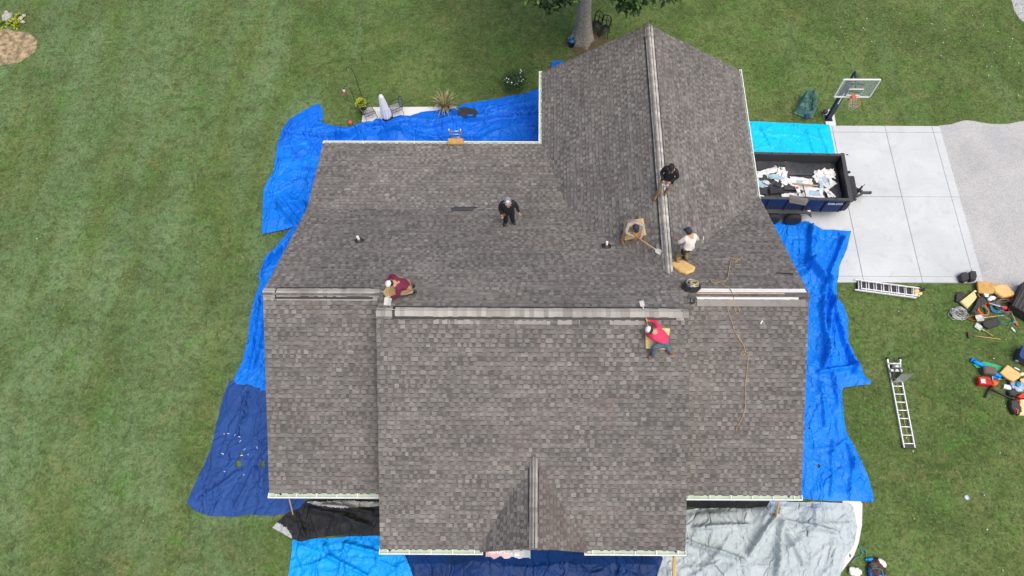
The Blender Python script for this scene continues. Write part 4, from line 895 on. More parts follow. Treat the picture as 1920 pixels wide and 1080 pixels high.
def hook(px, top, rz, lab, hgt=2.1):
    t = thing('shepherd_hook', lab, 'garden hook', T(at(*px), rz), 'garden hooks beside the patio')
    mb = MB(); mb.tube([(0, 0, 0), (0, 0, hgt - .3), (.03, 0, hgt - .1), (.13, 0, hgt), (.25, 0, hgt - .02), (.32, 0, hgt - .14), (.30, 0, hgt - .2), (.36, 0, hgt - .22)], .012, 6); mb.build('rod', M['iron'], t)
    mb = MB(); mb.tube([(-.1, 0, .0), (-.1, 0, .14), (.1, 0, .14), (.1, 0, .0)], .009, 6); mb.build('foot', M['iron'], t); return t
hook((681, 189), None, R(165), 'tall black shepherd hook on the grass behind the leafy pot', 2.2)
hook((670, 203), None, R(175), 'shorter black shepherd hook with red and white feeder', 1.5)
def feeder(p, lab):
    t = thing('bird_feeder', lab, 'bird feeder', T(p)); mb = MB(); mb.lathe([(.0, 0), (.07, .01), (.07, .04), (.03, .05), (.03, .09)], 12); mb.build('base', M['red'], t)
    mb = MB(); mb.lathe([(.03, .08), (.055, .11), (.055, .22), (.02, .25), (0, .25)], 12); mb.build('bottle', M['white'], t)
q = T(at(670, 203), R(175)) @ Vector((.34, 0, 1.02)); feeder(q, 'red and white hummingbird feeder on the shorter hook')
or_ = thing('garden_ornament', 'small red and white mushroom ornament on the grass by the patio', 'ornament', T(at(659, 236)))
mb = MB(); mb.lathe([(.05, 0), (.04, .22), (.035, .26), (0, .27)], 10); mb.build('stem', M['white'], or_)
mb = MB(); mb.lathe([(.10, .24), (.095, .28), (.06, .33), (0, .35)], 12); mb.build('cap', M['rimred'], or_)
fb = thing('flowering_shrub', 'small green shrub with white blossoms on the lawn near the wing', 'shrub', T(at(966, 168)))
mb = MB(); mb.tube([(0, 0, 0), (.02, .02, .35), (.0, .05, .7)], [.02, .016, .01], 6)
for k in range(5):
    a = k * 1.25; mb.tube([(0, .02, .3), (.18 * math.cos(a), .18 * math.sin(a) + .03, .75)], [.012, .006], 5)
mb.build('stem', M['bark'], fb)
mb = MB()
for i in range(700):
    a, r_ = rp.uniform(0, 2 * PI), .46 * math.sqrt(rp.random()); z = .55 + rp.uniform(0, .5) * (1.1 - r_)
    shrub_leaf(mb, (r_ * math.cos(a), r_ * math.sin(a), z), (math.cos(a), math.sin(a), rp.uniform(-.2, .8)), rp.uniform(.07, .13), .06, rp.choice((0, 0, 1)))
mb.build('foliage', [M['leaf_dark'], M['leaf']], fb)
for i in range(17):
    a = rp.uniform(0, 2 * PI) if i > 10 else PI + i * .32; r_ = rp.uniform(.25, .46); mb = MB(); mb.ball((0, 0, 0), .035, 0, 7, 5, (1, 1, .8), .2); mb.build('blossom', M['petal'], fb, Matrix.Translation((r_ * math.cos(a), r_ * math.sin(a), .82 + rp.uniform(-.15, .2))))

# ------------------------------------------------------------------ basketball hoop
hb = at(1553, 222, .06); hoop = thing('basketball_hoop', 'basketball hoop with clear backboard standing behind the driveway', 'basketball hoop', T(hb))
by = 19.92 - hb.y; bx0, bx1 = 12.37 - hb.x, 13.85 - hb.x; bz0, bz1 = 2.9, 3.96; bxm = (bx0 + bx1) / 2
mb = MB(); mb.box((0, 0, .012), (.34, .34, .024)); mb.box((0, 0, 1.25), (.19, .19, 2.45)); mb.build('pole', M['dark_blue'], hoop)
mb = MB(); mb.box((.0, -.098, 1.5), (.05, .006, .75)); mb.build('height_scale', M['white'], hoop)
for s in (-.14, .14):
    mb = MB(); mb.bar((s * .6, 0, 2.35), (bxm + s * 2, by + .10, 3.55), .05, .07); mb.build('arm', M['dark_blue'], hoop)
    mb = MB(); mb.bar((s * .6, 0, 1.9), (bxm + s * 2, by + .10, 3.05), .05, .07); mb.build('arm', M['dark_blue'], hoop)
mb = MB(); mb.bar((0, .06, 2.3), (.08, .16, 2.95), .08, .08); mb.bar((.08, .16, 2.95), (bxm, by + .12, 3.35), .06, .06); mb.build('counter_arm', M['dark_blue'], hoop)
mb = MB(); mb.box((bxm, by, (bz0 + bz1) / 2), (bx1 - bx0 - .06, .012, bz1 - bz0 - .06)); mb.build('backboard', M['glass'], hoop)
mb = MB()
for (a, b) in (((bx0, bz0), (bx1, bz0)), ((bx1, bz0), (bx1, bz1)), ((bx1, bz1), (bx0, bz1)), ((bx0, bz1), (bx0, bz0))):
    mb.bar((a[0], by, a[1]), (b[0], by, b[1]), .045, .055, 0, (0, 1, 0))
mb.build('backboard_frame', M['white'], hoop)
mb = MB(); z0, z1, hw = bz0 + .12, bz0 + .50, .29
for (a, b) in (((-hw, z0), (hw, z0)), ((hw, z0), (hw, z1)), ((hw, z1), (-hw, z1)), ((-hw, z1), (-hw, z0))): mb.bar((bxm + a[0], by - .012, a[1]), (bxm + b[0], by - .012, b[1]), .012, .045, 0, (0, 1, 0))
mb.build('target_square', M['white'], hoop)
rc = Vector((bxm + .02, by - .38, 3.02))
mb = MB(); mb.tube([rc + Vector((.225 * math.cos(a), .225 * math.sin(a), 0)) for a in [2 * PI * k / 24 for k in range(25)]], .013, 6); mb.box((bxm + .02, by - .08, 3.0), (.16, .16, .09)); mb.build('rim', M['rimred'], hoop)
mb = MB()
for k in range(12):
    a = 2 * PI * k / 12
    for s in (1, -1):
        mb.tube([rc + Vector((rr * math.cos(a + s * da), rr * math.sin(a + s * da), z)) for rr, da, z in ((.222, 0, -.01), (.19, .26, -.15), (.15, .5, -.28), (.12, .75, -.40))], .007, 4)
mb.tube([rc + Vector((.12 * math.cos(a), .12 * math.sin(a), -.40)) for a in [2 * PI * k / 16 for k in range(17)]], .008, 4); mb.build('net', M['net'], hoop)
bl = thing('basketball', 'dark worn basketball resting at the foot of the hoop', 'ball', T(at(1546, 212, .06))); mb = MB(); mb.ball((0, 0, .12), .12, 0, 16, 10); mb.build('ball_skin', M['brownbox'], bl)
mb = MB()
for ax in range(3):
    mb.tube([Vector((0, 0, .12)) + Vector([.1205 * math.cos(a), .1205 * math.sin(a), 0][ax:] + [.1205 * math.cos(a), .1205 * math.sin(a), 0][:ax]) for a in [2 * PI * k / 24 for k in range(25)]], .004, 4)
mb.build('seam', M['dark'], bl)
# ------------------------------------------------------------------ dump trailer
TX0, TX1, TY0, TY1, TZ0, TZ1 = 8.62, 12.82, 15.68, 17.92, .72, 1.62
tr = thing('dump_trailer', 'navy blue dump trailer loaded with roofing debris on the driveway', 'trailer', T((0, 0, 0)))
tr.location = ((TX0 + TX1) / 2, (TY0 + TY1) / 2, .07); tr.rotation_euler = (0, 0, R(-1.2)); bpy.context.view_layer.update()
L2, W2 = (TX1 - TX0) / 2, (TY1 - TY0) / 2
def tp(mb, name, m, parent=None): return mb.build(name, m, parent or tr)
mb = MB(); mb.box((0, 0, TZ0), (2 * L2, 2 * W2 - .02, .06)); tp(mb, 'floor', M['gunmetal'])
for s in (-1, 1):
    mb = MB(); mb.box((0, s * (W2 - .02), (TZ0 + TZ1) / 2), (2 * L2, .04, TZ1 - TZ0)); sd_ = tp(mb, 'side_panel', M['dark_blue'])
    mb = MB(); mb.box((0, s * (W2 - .02), TZ1 + .03), (2 * L2, .11, .07)); tp(mb, 'top_rail', M['gunmetal'], sd_)
    mb = MB(); mb.box((0, s * (W2 - .048), (TZ0 + TZ1) / 2 + .02), (2 * L2 - .1, .012, TZ1 - TZ0 - .06)); tp(mb, 'liner', M['gunmetal'], sd_)
    for k in range(6):
        x = -L2 + .12 + k * (2 * L2 - .24) / 5; mb = MB(); mb.box((x, s * (W2 + .022), (TZ0 + TZ1) / 2), (.06, .05, TZ1 - TZ0 - .02)); tp(mb, 'rib', M['dark'], sd_)
        mb = MB(); mb.box((x + .3, s * (W2 - .02), TZ1 + .072), (.09, .05, .016)); tp(mb, 'stake_pocket', M['dark'], sd_)
    mb = MB(); mb.box((-.35, s * (W2 + .09), .80), (1.95, .18, .035)); mb.bar((.60, s * (W2 + .09), .80), (.86, s * (W2 + .09), .52), .18, .03); mb.bar((-1.3, s * (W2 + .09), .80), (-1.5, s * (W2 + .09), .52), .18, .03); tp(mb, 'fender', M['gunmetal'])
    for x in (-.78, .12):
        wh = bpy.data.objects.new('wheel', None); COL.objects.link(wh); wh.parent = tr; wh.matrix_local = Matrix.Translation((x, s * (W2 + .20), .37)) @ Matrix.Rotation(-s * PI / 2, 4, 'X')
        mb = MB(); mb.lathe([(.22, -.11), (.33, -.11), (.36, -.08), (.36, .08), (.33, .11), (.22, .11)], 28); tp(mb, 'tyre', M['tyre'], wh)
        mb = MB(); mb.lathe([(.0, .05), (.09, .07), (.10, .04), (.19, .03), (.225, .10), (.225, -.10), (.0, -.1)], 20); 
        rm = tp(mb, 'rim', M['steel'], wh)
        for k in range(5):
            a = k * 2 * PI / 5; mb = MB(); mb.ball((.065 * math.cos(a), .065 * math.sin(a), .078), .018, 0, 6, 4); tp(mb, 'lug_nut', M['steel'], rm)
mb = MB(); mb.box((L2 - .02, 0, (TZ0 + TZ1) / 2 + .01), (.04, 2 * W2 - .09, TZ1 - TZ0 - .02)); fp = tp(mb, 'front_panel', M['dark'])
mb = MB(); mb.box((L2 + .0, 0, TZ1 + .032), (.15, 2 * W2 + .13, .075)); tp(mb, 'top_rail', M['gunmetal'], fp)
mb = MB(); mb.box((-L2 + .03, 0, TZ0 + .42), (.05, 2 * W2 - .1, .8)); tp(mb, 'tailgate', M['dark_blue'])
mb = MB(); mb.box((0, 0, .60), (2 * L2, 1.1, .12)); mb.box((0, .45, .52), (2 * L2, .08, .2)); mb.box((0, -.45, .52), (2 * L2, .08, .2)); mb.box((-.78, 0, .36), (.08, 2 * W2 + .1, .08)); mb.box((.12, 0, .36), (.08, 2 * W2 + .1, .08)); tp(mb, 'chassis', M['dark'])
mb = MB(); 
for s in (-1, 1): mb.bar((L2 - .1, s * .75, .5), (L2 + 1.12, s * .05, .5), .08, .13)
mb.bar((L2 + .28, -.5, .5), (L2 + .28, .5, .5), .1, .1); tp(mb, 'tongue', M['gunmetal'])
mb = MB(); mb.bar((L2 + 1.05, 0, .5), (L2 + 1.48, 0, .5), .09, .10); mb.ball((L2 + 1.46, 0, .52), .07, 0, 10, 6); tp(mb, 'coupler', M['gunmetal'])
mb = MB(); mb.tube([(L2 + .92, .0, .04), (L2 + .92, .0, .98)], .045, 10); mb.box((L2 + .92, 0, .01), (.22, .22, .03)); mb.tube([(L2 + .92, 0, .95), (L2 + 1.05, .1, 1.0)], .014, 6); tp(mb, 'jack', M['dark'])
mb = MB(); mb.box((L2 + .40, 0, .80), (.46, .95, .50)); tp(mb, 'battery_box', M['dark'])
mb = MB(); mb.box((L2 + .13, 0, .86), (.16, 1.9, .62)); mb.box((L2 + .20, -.7, .7), (.2, .35, .35)); tp(mb, 'front_bracket', M['dark'])
mb = MB(); mb.tube([(L2 + .30, .66, .62), (L2 + .35, .66, 1.0), (L2 + .42, .6, 1.15)], .06, 8); tp(mb, 'pump_hose', M['dark'])
mb = MB(); mb.tube([(L2 + .9, -.1, .5), (L2 + 1.05, -.25, .25), (L2 + 1.2, -.28, .18), (L2 + 1.32, -.1, .4)], .012, 6); tp(mb, 'safety_chain', M['steel'])
for x in (L2 - .1, .68):
    mb = MB(); mb.box((x, -W2 - .04, TZ0 + .08), (.13, .05, .06)); tp(mb, 'marker_light', M['white'])
text_obj('DELCO', .165, Matrix.Translation((L2 - .515, -W2 - .008, TZ1 - .28)) @ Matrix.Rotation(PI / 2, 4, 'X'), M['white'], tr, sx=1.15)
# debris in the bed, each piece its own
def crumple(name, label, cat, p, wd, ht, rz, m, amp=.06, tilt=(0, 0), seed=0, group=None, nx=7, ny=6, jag=.025, mark=None, th=0.0):
    r_ = random.Random(seed); mb = MB(); vs = []; off = Vector((seed * 2.3, seed * .7, 0))
    for j in range(ny + 1):
        for i in range(nx + 1):
            x, y = (i / nx - .5) * wd, (j / ny - .5) * ht
            if i in (0, nx): x += r_.uniform(-jag, jag)
            if j in (0, ny): y += r_.uniform(-jag, jag)
            h = amp * (noise.noise(Vector((x * 3, y * 3, 0)) + off) + .6 * abs(noise.noise(Vector((x * 6, y * 6, 3)) + off))) + tilt[0] * x + tilt[1] * y
            vs.append((x, y, h))
    mb.add(vs, [(j * (nx + 1) + i, j * (nx + 1) + i + 1, (j + 1) * (nx + 1) + i + 1, (j + 1) * (nx + 1) + i) for j in range(ny) for i in range(nx)], 0, False)
    o = mb.build(name, m if isinstance(m, list) else [m]); o.matrix_world = T(p, rz)
    if mark:
        mk = MB()
        for (ix, iy, iw, ih) in mark:
            for j in range(ih + 1):
                for i in range(iw + 1): pass
            vv = []
            for j in range(ih + 1):
                for i in range(iw + 1): q = Vector(vs[(iy + j) * (nx + 1) + ix + i]); vv.append((q.x, q.y, q.z + .006))
            mk.add(vv, [(j * (iw + 1) + i, j * (iw + 1) + i + 1, (j + 1) * (iw + 1) + i + 1, (j + 1) * (iw + 1) + i) for j in range(ih) for i in range(iw)])
        mk.build('printed_panel', M['paleblue'], o)
    return tag(o, label, cat, group)
def tb(u, v, z=1.15): return at(u, v, z)
mb = MB(); nx, ny = 30, 16; vs = []
for j in range(ny + 1):
    for i in range(nx + 1):
        x, y = -L2 + .08 + (2 * L2 - .16) * i / nx, -W2 + .06 + (2 * W2 - .12) * j / ny
        vs.append((x, y, .92 + .22 * (1 - (abs(i / nx - .45) * 1.0) ** 2) + .09 * noise.noise(Vector((x * 2.2, y * 2.2, 1))) + .05 * noise.noise(Vector((x * 6, y * 6, 4)))))
mb.add(vs, [(j * (nx + 1) + i, j * (nx + 1) + i + 1, (j + 1) * (nx + 1) + i + 1, (j + 1) * (nx + 1) + i) for j in range(ny) for i in range(nx)], 0, False)
o = mb.build('torn_shingles', M['newshingle']); o.matrix_world = tr.matrix_world; tag(o, 'heap of torn dark shingles filling the trailer bed', 'debris', kind='stuff')
GD = 'torn wrappers in the trailer'
deb = [(1545, 338, .62, .85, .5, 'paper', 'white wrapper with printed panel leaning on the trailer front wall', [(3, 2, 2, 2)]),
       (1502, 341, .95, .42, -.1, 'paper', 'long white wrapper lying across the middle of the debris', [(2, 2, 2, 2)]),
       (1520, 360, 1.05, .55, -.08, 'paper', 'wide white wrapper with pale blue panel against the near trailer side', [(3, 1, 3, 3)]),
       (1553, 362, .22, .5, .15, 'paper', 'narrow white wrapper strip in the trailer front corner', None),
       (1425, 343, .55, .5, .2, 'paleblue', 'pale blue crumpled wrapper at the far left of the debris', None),
       (1440, 322, .9, .28, .3, 'paper', 'long torn white wrapper along the far trailer side', None),
       (1462, 318, .45, .28, -.2, 'paper', 'crumpled white wrapper touching the far trailer side', None),
       (1470, 340, .5, .12, .9, 'paper', 'thin white torn strip on dark shingles', None),
       (1466, 331, .4, .22, .5, 'paleblue', 'small pale blue wrapper on dark shingles', None),
       (1480, 366, .7, .22, .1, 'paper', 'white wrapper edge half under black bundle', None),
       (1430, 330, .5, .25, -.3, 'paper', 'white wrapper folded under the eave end of the load', None),
       (1538, 325, .55, .22, -.35, 'paper', 'white wrapper flap resting on the far front corner', None),
       (1425, 366, .3, .2, .3, 'paper', 'small white scrap beside the near trailer side', None)]
for i, (u, v, a, b, rz, mm, lab, mk) in enumerate(deb):
    crumple('wrapper', lab, 'wrapper', tb(u, v, 1.24), a, b, rz, M[mm], .08, ((.25, .1) if i == 0 else (0, rq.uniform(-.1, .1))), 30 + i, GD, mark=mk)
for i in range(14):
    u, v = (rq.uniform(1418, 1560), rq.uniform(316, 366)) if i < 9 else (rq.uniform(1530, 1566), rq.uniform(322, 366))
    crumple('wrapper', 'crumpled white wrapper scrap in the trailer load', 'wrapper', tb(u, v, 1.24 + rq.uniform(0, .06)), rq.uniform(.25, .6), rq.uniform(.12, .35), rq.uniform(0, PI), M[rq.choice(('paper', 'paper', 'white', 'paleblue'))], .10, (rq.uniform(-.25, .25), rq.uniform(-.2, .2)), 80 + i, 'wrapper scraps in the trailer')
blk = [(1455, 360, .62, .30, .05, 'black plastic case lying on the debris'), (1425, 360, .5, .35, -.2, 'black rubber bundle beside the trailer side'), (1480, 354, .55, .22, -.1, 'black rolled underlayment on the white wrappers'), (1448, 345, .5, .14, .6, 'dark torn shingle strip on top of the load'), (1462, 350, .45, .12, -.5, 'dark torn shingle strip crossing another'), (1500, 327, 1.1, .12, -.05, 'long dark strip along the far trailer side')]
for i, (u, v, a, b, rz, lab) in enumerate(blk):
    mb = MB(); mb.prism([(-a / 2, -b / 2), (a / 2, -b / 2 + .03), (a / 2 - .04, b / 2), (-a / 2 + .03, b / 2)], 0, .10 if i < 3 else .04, 0, None, .02); o = mb.build('debris_piece', M['dark'] if i < 3 else M['newshingle']); o.matrix_world = T(tb(u, v, 1.25), rz) @ Matrix.Rotation(.12 * (i % 3 - 1), 4, 'X'); tag(o, lab, 'debris')
mb = MB(); 
vs_ = [(-.36, .10, .02), (.36, .06, .02), (.40, -.08, .06), (.34, -.20, -.10), (-.30, -.18, -.14), (-.40, -.04, .05)]; mb.add(vs_ + [(x, y, z - .03) for x, y, z in vs_], [(0, 5, 2, 1), (5, 4, 3, 2), (7, 8, 11, 6), (8, 9, 10, 11), (0, 1, 7, 6), (1, 2, 8, 7), (2, 3, 9, 8), (3, 4, 10, 9), (4, 5, 11, 10), (5, 0, 6, 11)])
o = mb.build('shingle_scrap', M['tab']); o.matrix_world = T(at(1497, 372, 1.76), R(-12)); tag(o, 'brown shingle scrap folded over the near trailer rail', 'shingle')
mb = MB(); mb.prism([(-.02, -.4), (.02, -.4), (.02, .4), (-.02, .4)], 0, .02); o = mb.build('metal_strip', M['gunmetal']); o.matrix_world = T(tb(1509, 362, 1.38), R(4)); tag(o, 'thin grey metal strip lying across the white wrappers', 'strip')
mb = MB(); mb.bar((0, 0, 0), (1.05, -.12, .02), .07, .02); o = mb.build('wood_strip', M['rope']); o.matrix_world = T(tb(1486, 344, 1.37)); tag(o, 'thin brown paper strip lying along the wrappers', 'strip')
mb = MB(); mb.prism([(-.07, -.18), (.07, -.18), (.07, .18), (-.07, .18)], 0, .04); o = mb.build('label_card', M['paper']); o.matrix_world = T(tb(1495, 355, 1.38), R(12)); tag(o, 'white card with red panel standing out in the debris', 'card')
mb2 = MB(); mb2.box((0, .06, .043), (.10, .1, .004)); mb2.build('red_panel', M['brickred'], o)

# ------------------------------------------------------------------ ladders
def rail_ladder(name, label, p, q, wd, rungs, m, depth=.09, group=None, fly=False, up=Vector((0, 0, 1)), rung_m=None):
    p = Vector(p); q = Vector(q); d = q - p; L = d.length; y = d.normalized(); x = y.cross(up).normalized(); z = x.cross(y)
    X = Matrix.Translation(p) @ Matrix((x, y, z)).transposed().to_4x4()
    t = thing(name, label, 'ladder', X, group)
    for s in (-1, 1):
        mb = MB(); mb.box((s * wd / 2, L / 2, depth / 2), (.035, L, depth)); mb.build('rail', m, t)
    for i in range(rungs):
        mb = MB(); mb.tube([(-wd / 2, L * (i + .5) / rungs, depth / 2), (wd / 2, L * (i + .5) / rungs, depth / 2)], .022, 8); mb.build('rung', rung_m or m, t)
    return t, L
a = at(1598, 541, .06); b = at(1715, 556, .06)
t, L = rail_ladder('extension_ladder', 'aluminium extension ladder lying at the edge of the driveway', at(1602, 535, .08), at(1716, 550, .08), .46, 8, M['bright'], .09)
for s in (-1, 1):
    mb = MB(); mb.box((s * .18, L / 2 + .15, .14), (.03, L - .1, .075)); mb.build('fly_rail', M['bright'], t)
for i in range(8):
    mb = MB(); mb.tube([(-.18, L * (i + .75) / 8.2, .14), (.18, L * (i + .75) / 8.2, .14)], .02, 8); mb.build('fly_rung', M['bright'], t)
mb = MB(); mb.box((0, L / 2, .012), (.40, L - .2, .02)); mb.build('painted_shade', M['dark'], t)  # dark sheet standing in for the shade beneath the rungs
mb = MB(); mb.ball((0, 0, .07), .13, 0, 8, 6, (1.0, .8, .5), .35); mb.ball((.12, -.1, .05), .10, 0, 8, 6, (1.2, .7, .5), .35); mb.ball((-.05, -.14, .05), .09, 0, 8, 6, (1, 1, .5), .35); o = mb.build('rag', M['foam3']); o.location = at(1717, 547, .02); tag(o, 'crumpled beige rag at the foot of the extension ladder', 'rag')
lg = thing('work_glove', 'black work glove lying at the end of the extension ladder', 'glove', T(at(1725, 541, .07), R(-20)))
mb = MB(); mb.ball((0, 0, .03), .10, 0, 8, 6, (1.2, .7, .35)); mb.build('palm', M['dark'], lg)
for k in range(4):
    mb = MB(); mb.tube([(.08, -.05 + k * .033, .03), (.20, -.06 + k * .04, .025)], [.02, .014], 6); mb.build('finger', M['dark'], lg)
# ladder hoist on the lawn
a = at(1704, 840, .05); b = at(1675, 688, .05)
t, L = rail_ladder('ladder_hoist', 'aluminium ladder hoist with platform lying on the lawn', a, b, .40, 10, M['bright'], .08)
for i in range(0): pass
mb = MB(); mb.box((0, .03, .03), (.50, .10, .06)); mb.build('base_shoe', M['dark'], t)
mb = MB(); mb.tube([(.02, .1, .02), (.0, L - .6, .06)], .012, 5); mb.build('cable', M['rope'], t)
for s in (-1, 1):
    mb = MB(); mb.bar((s * .22, L - .05, .07), (s * .25, L + .30, .16), .05, .06); mb.build('top_bracket', M['bright'], t)
    mb = MB(); mb.tube([(s * .25, L + .26, .16), (s * .25, L + .33, .16)], .07, 10); mb.build('roller', M['dark'], t)
    mb = MB(); mb.bar((s * .20, L - .55, .10), (s * .08, L - .15, .28), .05, .05); mb.build('carriage_arm', M['dark'], t)
mb = MB(); mb.tube([(-.24, L + .08, .16), (.24, L + .08, .16)], .035, 8); mb.build('crossbar', M['bright'], t)
mb = MB(); mb.tube([(-.12, L - .05, .22), (.14, L - .05, .22)], .085, 12); mb.box((-.02, L - .22, .2), (.45, .10, .09)); mb.build('winch_drum', M['steel'], t)
mb = MB(); mb.bar((-.22, L - .2, .15), (.26, L - .2, .15), .1, .1); mb.bar((-.2, L - .45, .15), (.24, L - .45, .15), .06, .06); mb.build('carriage', M['dark'], t)
mb = MB(); mb.add([(-.21, L - .66, .10), (.26, L - .62, .10), (.48, L - .44, .55), (-.02, L - .46, .55)], [(0, 1, 2, 3)]); mb.add([(-.21, L - .675, .09), (.26, L - .635, .09), (.48, L - .455, .54), (-.02, L - .475, .54)], [(3, 2, 1, 0)]); mb.build('platform', M['steel'], t)

# ------------------------------------------------------------------ tools
def hand_tool(label, p, q, m_handle, m_head, head='shovel', group=None, up=Vector((0, 0, 1)), hr=.018, hs=1.0, red=None, roll=0.0):
    """p: grip end, q: head end"""
    p = Vector(p); q = Vector(q); d = (q - p); L = d.length; y = d / L; x = y.cross(up).normalized(); z = x.cross(y)
    X = Matrix.Translation(p) @ Matrix((x, y, z)).transposed().to_4x4() @ Matrix.Rotation(roll, 4, 'Y')
    t = thing({'shovel': 'shovel', 'rip': 'tear_off_shovel', 'broom': 'magnet_sweeper', 'rake': 'rake'}[head], label, {'broom': 'sweeper', 'rake': 'rake'}.get(head, 'shovel'), X, group)
    mb = MB(); mb.tube([(0, 0, 0), (0, L * .5, .0), (0, L - .2 * hs, 0)], hr, 8); mb.build('handle', m_handle, t)
    if red:
        mb = MB(); mb.tube([(-.055, 0, 0), (.055, 0, 0)], .02, 6); mb.tube([(-.05, 0, 0), (-.03, .1, 0), (0, .14, 0), (.03, .1, 0), (.05, 0, 0)], .016, 6); mb.build('grip', red, t)
    mb = MB()
    if head in ('shovel', 'rip'):
        w_ = .12 * hs; vs = [(-.02, L - .24 * hs, .0), (.02, L - .24 * hs, .0), (w_, L - .18 * hs, .02), (w_, L + .06 * hs, .03), (-w_, L + .06 * hs, .03), (-w_, L - .18 * hs, .02), (0, L - .18 * hs, -.012), (0, L + .06 * hs, .005)]
        mb.add(vs, [(0, 1, 2, 6), (0, 6, 5), (6, 2, 3, 7), (5, 6, 7, 4)]); mb.add([(a_, b_, c - .006) for a_, b_, c in vs], [(6, 2, 1, 0), (5, 6, 0), (7, 3, 2, 6), (4, 7, 6, 5)])
        if head == 'rip':
            for k in range(5): mb.box((-.8 * w_ + k * .4 * w_, L + .075 * hs, .02), (.02, .035, .006))
        mb.tube([(0, L - .34 * hs, 0), (0, L - .2 * hs, 0)], hr * 1.3, 8)
    elif head == 'broom':
        mb.box((0, L - .04, -.0), (.26, .09, .07)); mb.tube([(0, L - .25, 0), (0, L - .06, 0)], .02, 6)
    else:
        mb.bar((-.2, L - .02, 0), (.2, L - .02, 0), .03, .03)
        for k in range(9): mb.tube([(-.2 + .05 * k, L - .02, 0), (-.2 + .05 * k, L + .01, -.08)], .006, 5)
    mb.build('head', m_head, t); return t
GG = Flat(.05)
hand_tool('grey square shovel lying across the orange cords', at(1882, 591, .22), at(1833, 597, .18), M['wood'], M['shovel'], hs=1.1)
hand_tool('grey square shovel lying below the black mat on the grass', at(1862, 630, .05), at(1831, 611, .06), M['rope'], M['shovel'], hs=1.0)
hand_tool('brown headed sweeper lying on the grass below the tool pile', at(1876, 636, .05), at(1815, 628, .08), M['wood'], M['rust'], 'broom')
hand_tool('wooden shovel with red grip leaning beside the red bag', at(1908, 610, .05), at(1892, 577, .18), M['wood'], M['red'], hs=.7, red=M['red'])
hand_tool('white handled red shovel lying across the brown hose', at(1854, 568, .18), at(1886, 578, .26), M['white'], M['red'], hs=.6, red=M['red'])
hand_tool('wooden handled shovel lying against the foam pads', at(1832, 549, .10), at(1846, 570, .12), M['wood'], M['rust'], hs=.8)
# foam roof pads
GP = 'foam pads in the tool pile'
lump('foam_pad', 'large brown foam pad leaning at the gravel edge of the tool pile', 'foam pad', [(1829, 529), (1848, 530), (1868, 535), (1860, 552), (1846, 553), (1832, 550)], Flat(.15), M['foam2'], .12, .03, 0, GP)
lump('foam_pad', 'worn yellow foam pad lumpy on top beside the brown pad', 'foam pad', [(1856, 541), (1868, 536), (1885, 537), (1899, 553), (1896, 558), (1876, 560), (1862, 551)], Flat(.12), M['foam'], .18, .05, 0, GP, .03)
lump('foam_pad', 'flat pale yellow foam pad on the grass beside the black mat', 'foam pad', [(1798, 567), (1824, 547), (1829, 559), (1826, 564), (1812, 580)], Flat(.10), M['foam3'], .12, .03, 0, GP)
lump('foam_pad', 'tan foam pad lying on the green tarp roll', 'foam pad', [(1872, 700), (1886, 685), (1914, 704), (1907, 711), (1897, 717), (1884, 710)], Flat(.16), M['foam'], .12, .03, 0, GP)
lump('foam_pad', 'square pale foam pad at the lower right of the second pile', 'foam pad', [(1908, 751), (1930, 749), (1932, 782), (1907, 780)], Flat(.05), M['foam3'], .16, .03, 0, GP)
lump('rubber_mat', 'black folded rubber mat at the left end of the tool pile', 'mat', [(1791, 553), (1797, 549), (1809, 552), (1810, 560), (1799, 570), (1790, 566)], Flat(.03), M['dark'], .10, .03)
lump('rubber_mat', 'black square rubber mat below the grey shovel', 'mat', [(1839, 606), (1862, 597), (1874, 605), (1871, 612), (1850, 618), (1842, 612)], Flat(.03), M['dark'], .10, .03)
lump('tool_bag', 'black canvas tool bag in the middle of the pile', 'bag', [(1829, 562), (1838, 558), (1846, 566), (1842, 573), (1833, 579), (1820, 590), (1816, 588), (1824, 575)], Flat(.03), M['dark'], .20, .06)
lump('tool_bag', 'red canvas bag standing at the right of the hose coil', 'bag', [(1891, 562), (1896, 562), (1897, 575), (1894, 584), (1891, 584), (1892, 574)], Flat(.03), M['red'], .22, .04)
def coil(name, label, cat, px, rx, ry, m, turns=4, r_=.015, z=.05, group=None, seed=0, messy=.12):
    rr = random.Random(seed); c = at(*px, z); pts = []
    for k in range(int(turns * 22) + 1):
        a = 2 * PI * k / 22; j = Vector((rr.uniform(-1, 1), rr.uniform(-1, 1), 0)) * messy * .2; s = 1 + messy * noise.noise(Vector((k * .13, seed, 0))) * 2
        pts.append(Vector((rx * s * math.cos(a), ry * s * math.sin(a), r_ + .05 * abs(noise.noise(Vector((k * .1, seed, 4)))) + k * .0006)) + j * .3)
    mb = MB(); mb.tube(pts, r_, 6); o = mb.build(name, m); o.location = c; return tag(o, label, cat, group)
coil('hose_coil', 'brown air hose coiled in the tool pile', 'hose', (1882, 575), .34, .30, M['cord_brown'], 7, .017, .06, seed=1)
coil('hose_coil', 'brown air hose looped behind the white rags', 'hose', (1876, 563), .34, .12, M['cord_brown'], 4, .016, .08, seed=2)
coil('cord_coil', 'orange extension cord coil under the grey shovel', 'cord', (1842, 583), .20, .22, M['orange'], 6, .016, .05, seed=3, messy=.3)
coil('cord_coil', 'green extension cord looped around the orange cord', 'cord', (1838, 584), .26, .24, M['cord_green'], 3, .013, .10, seed=4, messy=.2)
coil('cord_coil', 'green extension cord lying on the grass beside the shovel', 'cord', (1885, 600), .32, .20, M['cord_green'], 3, .013, .03, seed=5, messy=.25)
coil('cord_coil', 'bright blue cord coil beside the brown hose', 'cord', (1866, 578), .22, .20, M['cord_blue'], 5, .016, .06, seed=6, messy=.3)
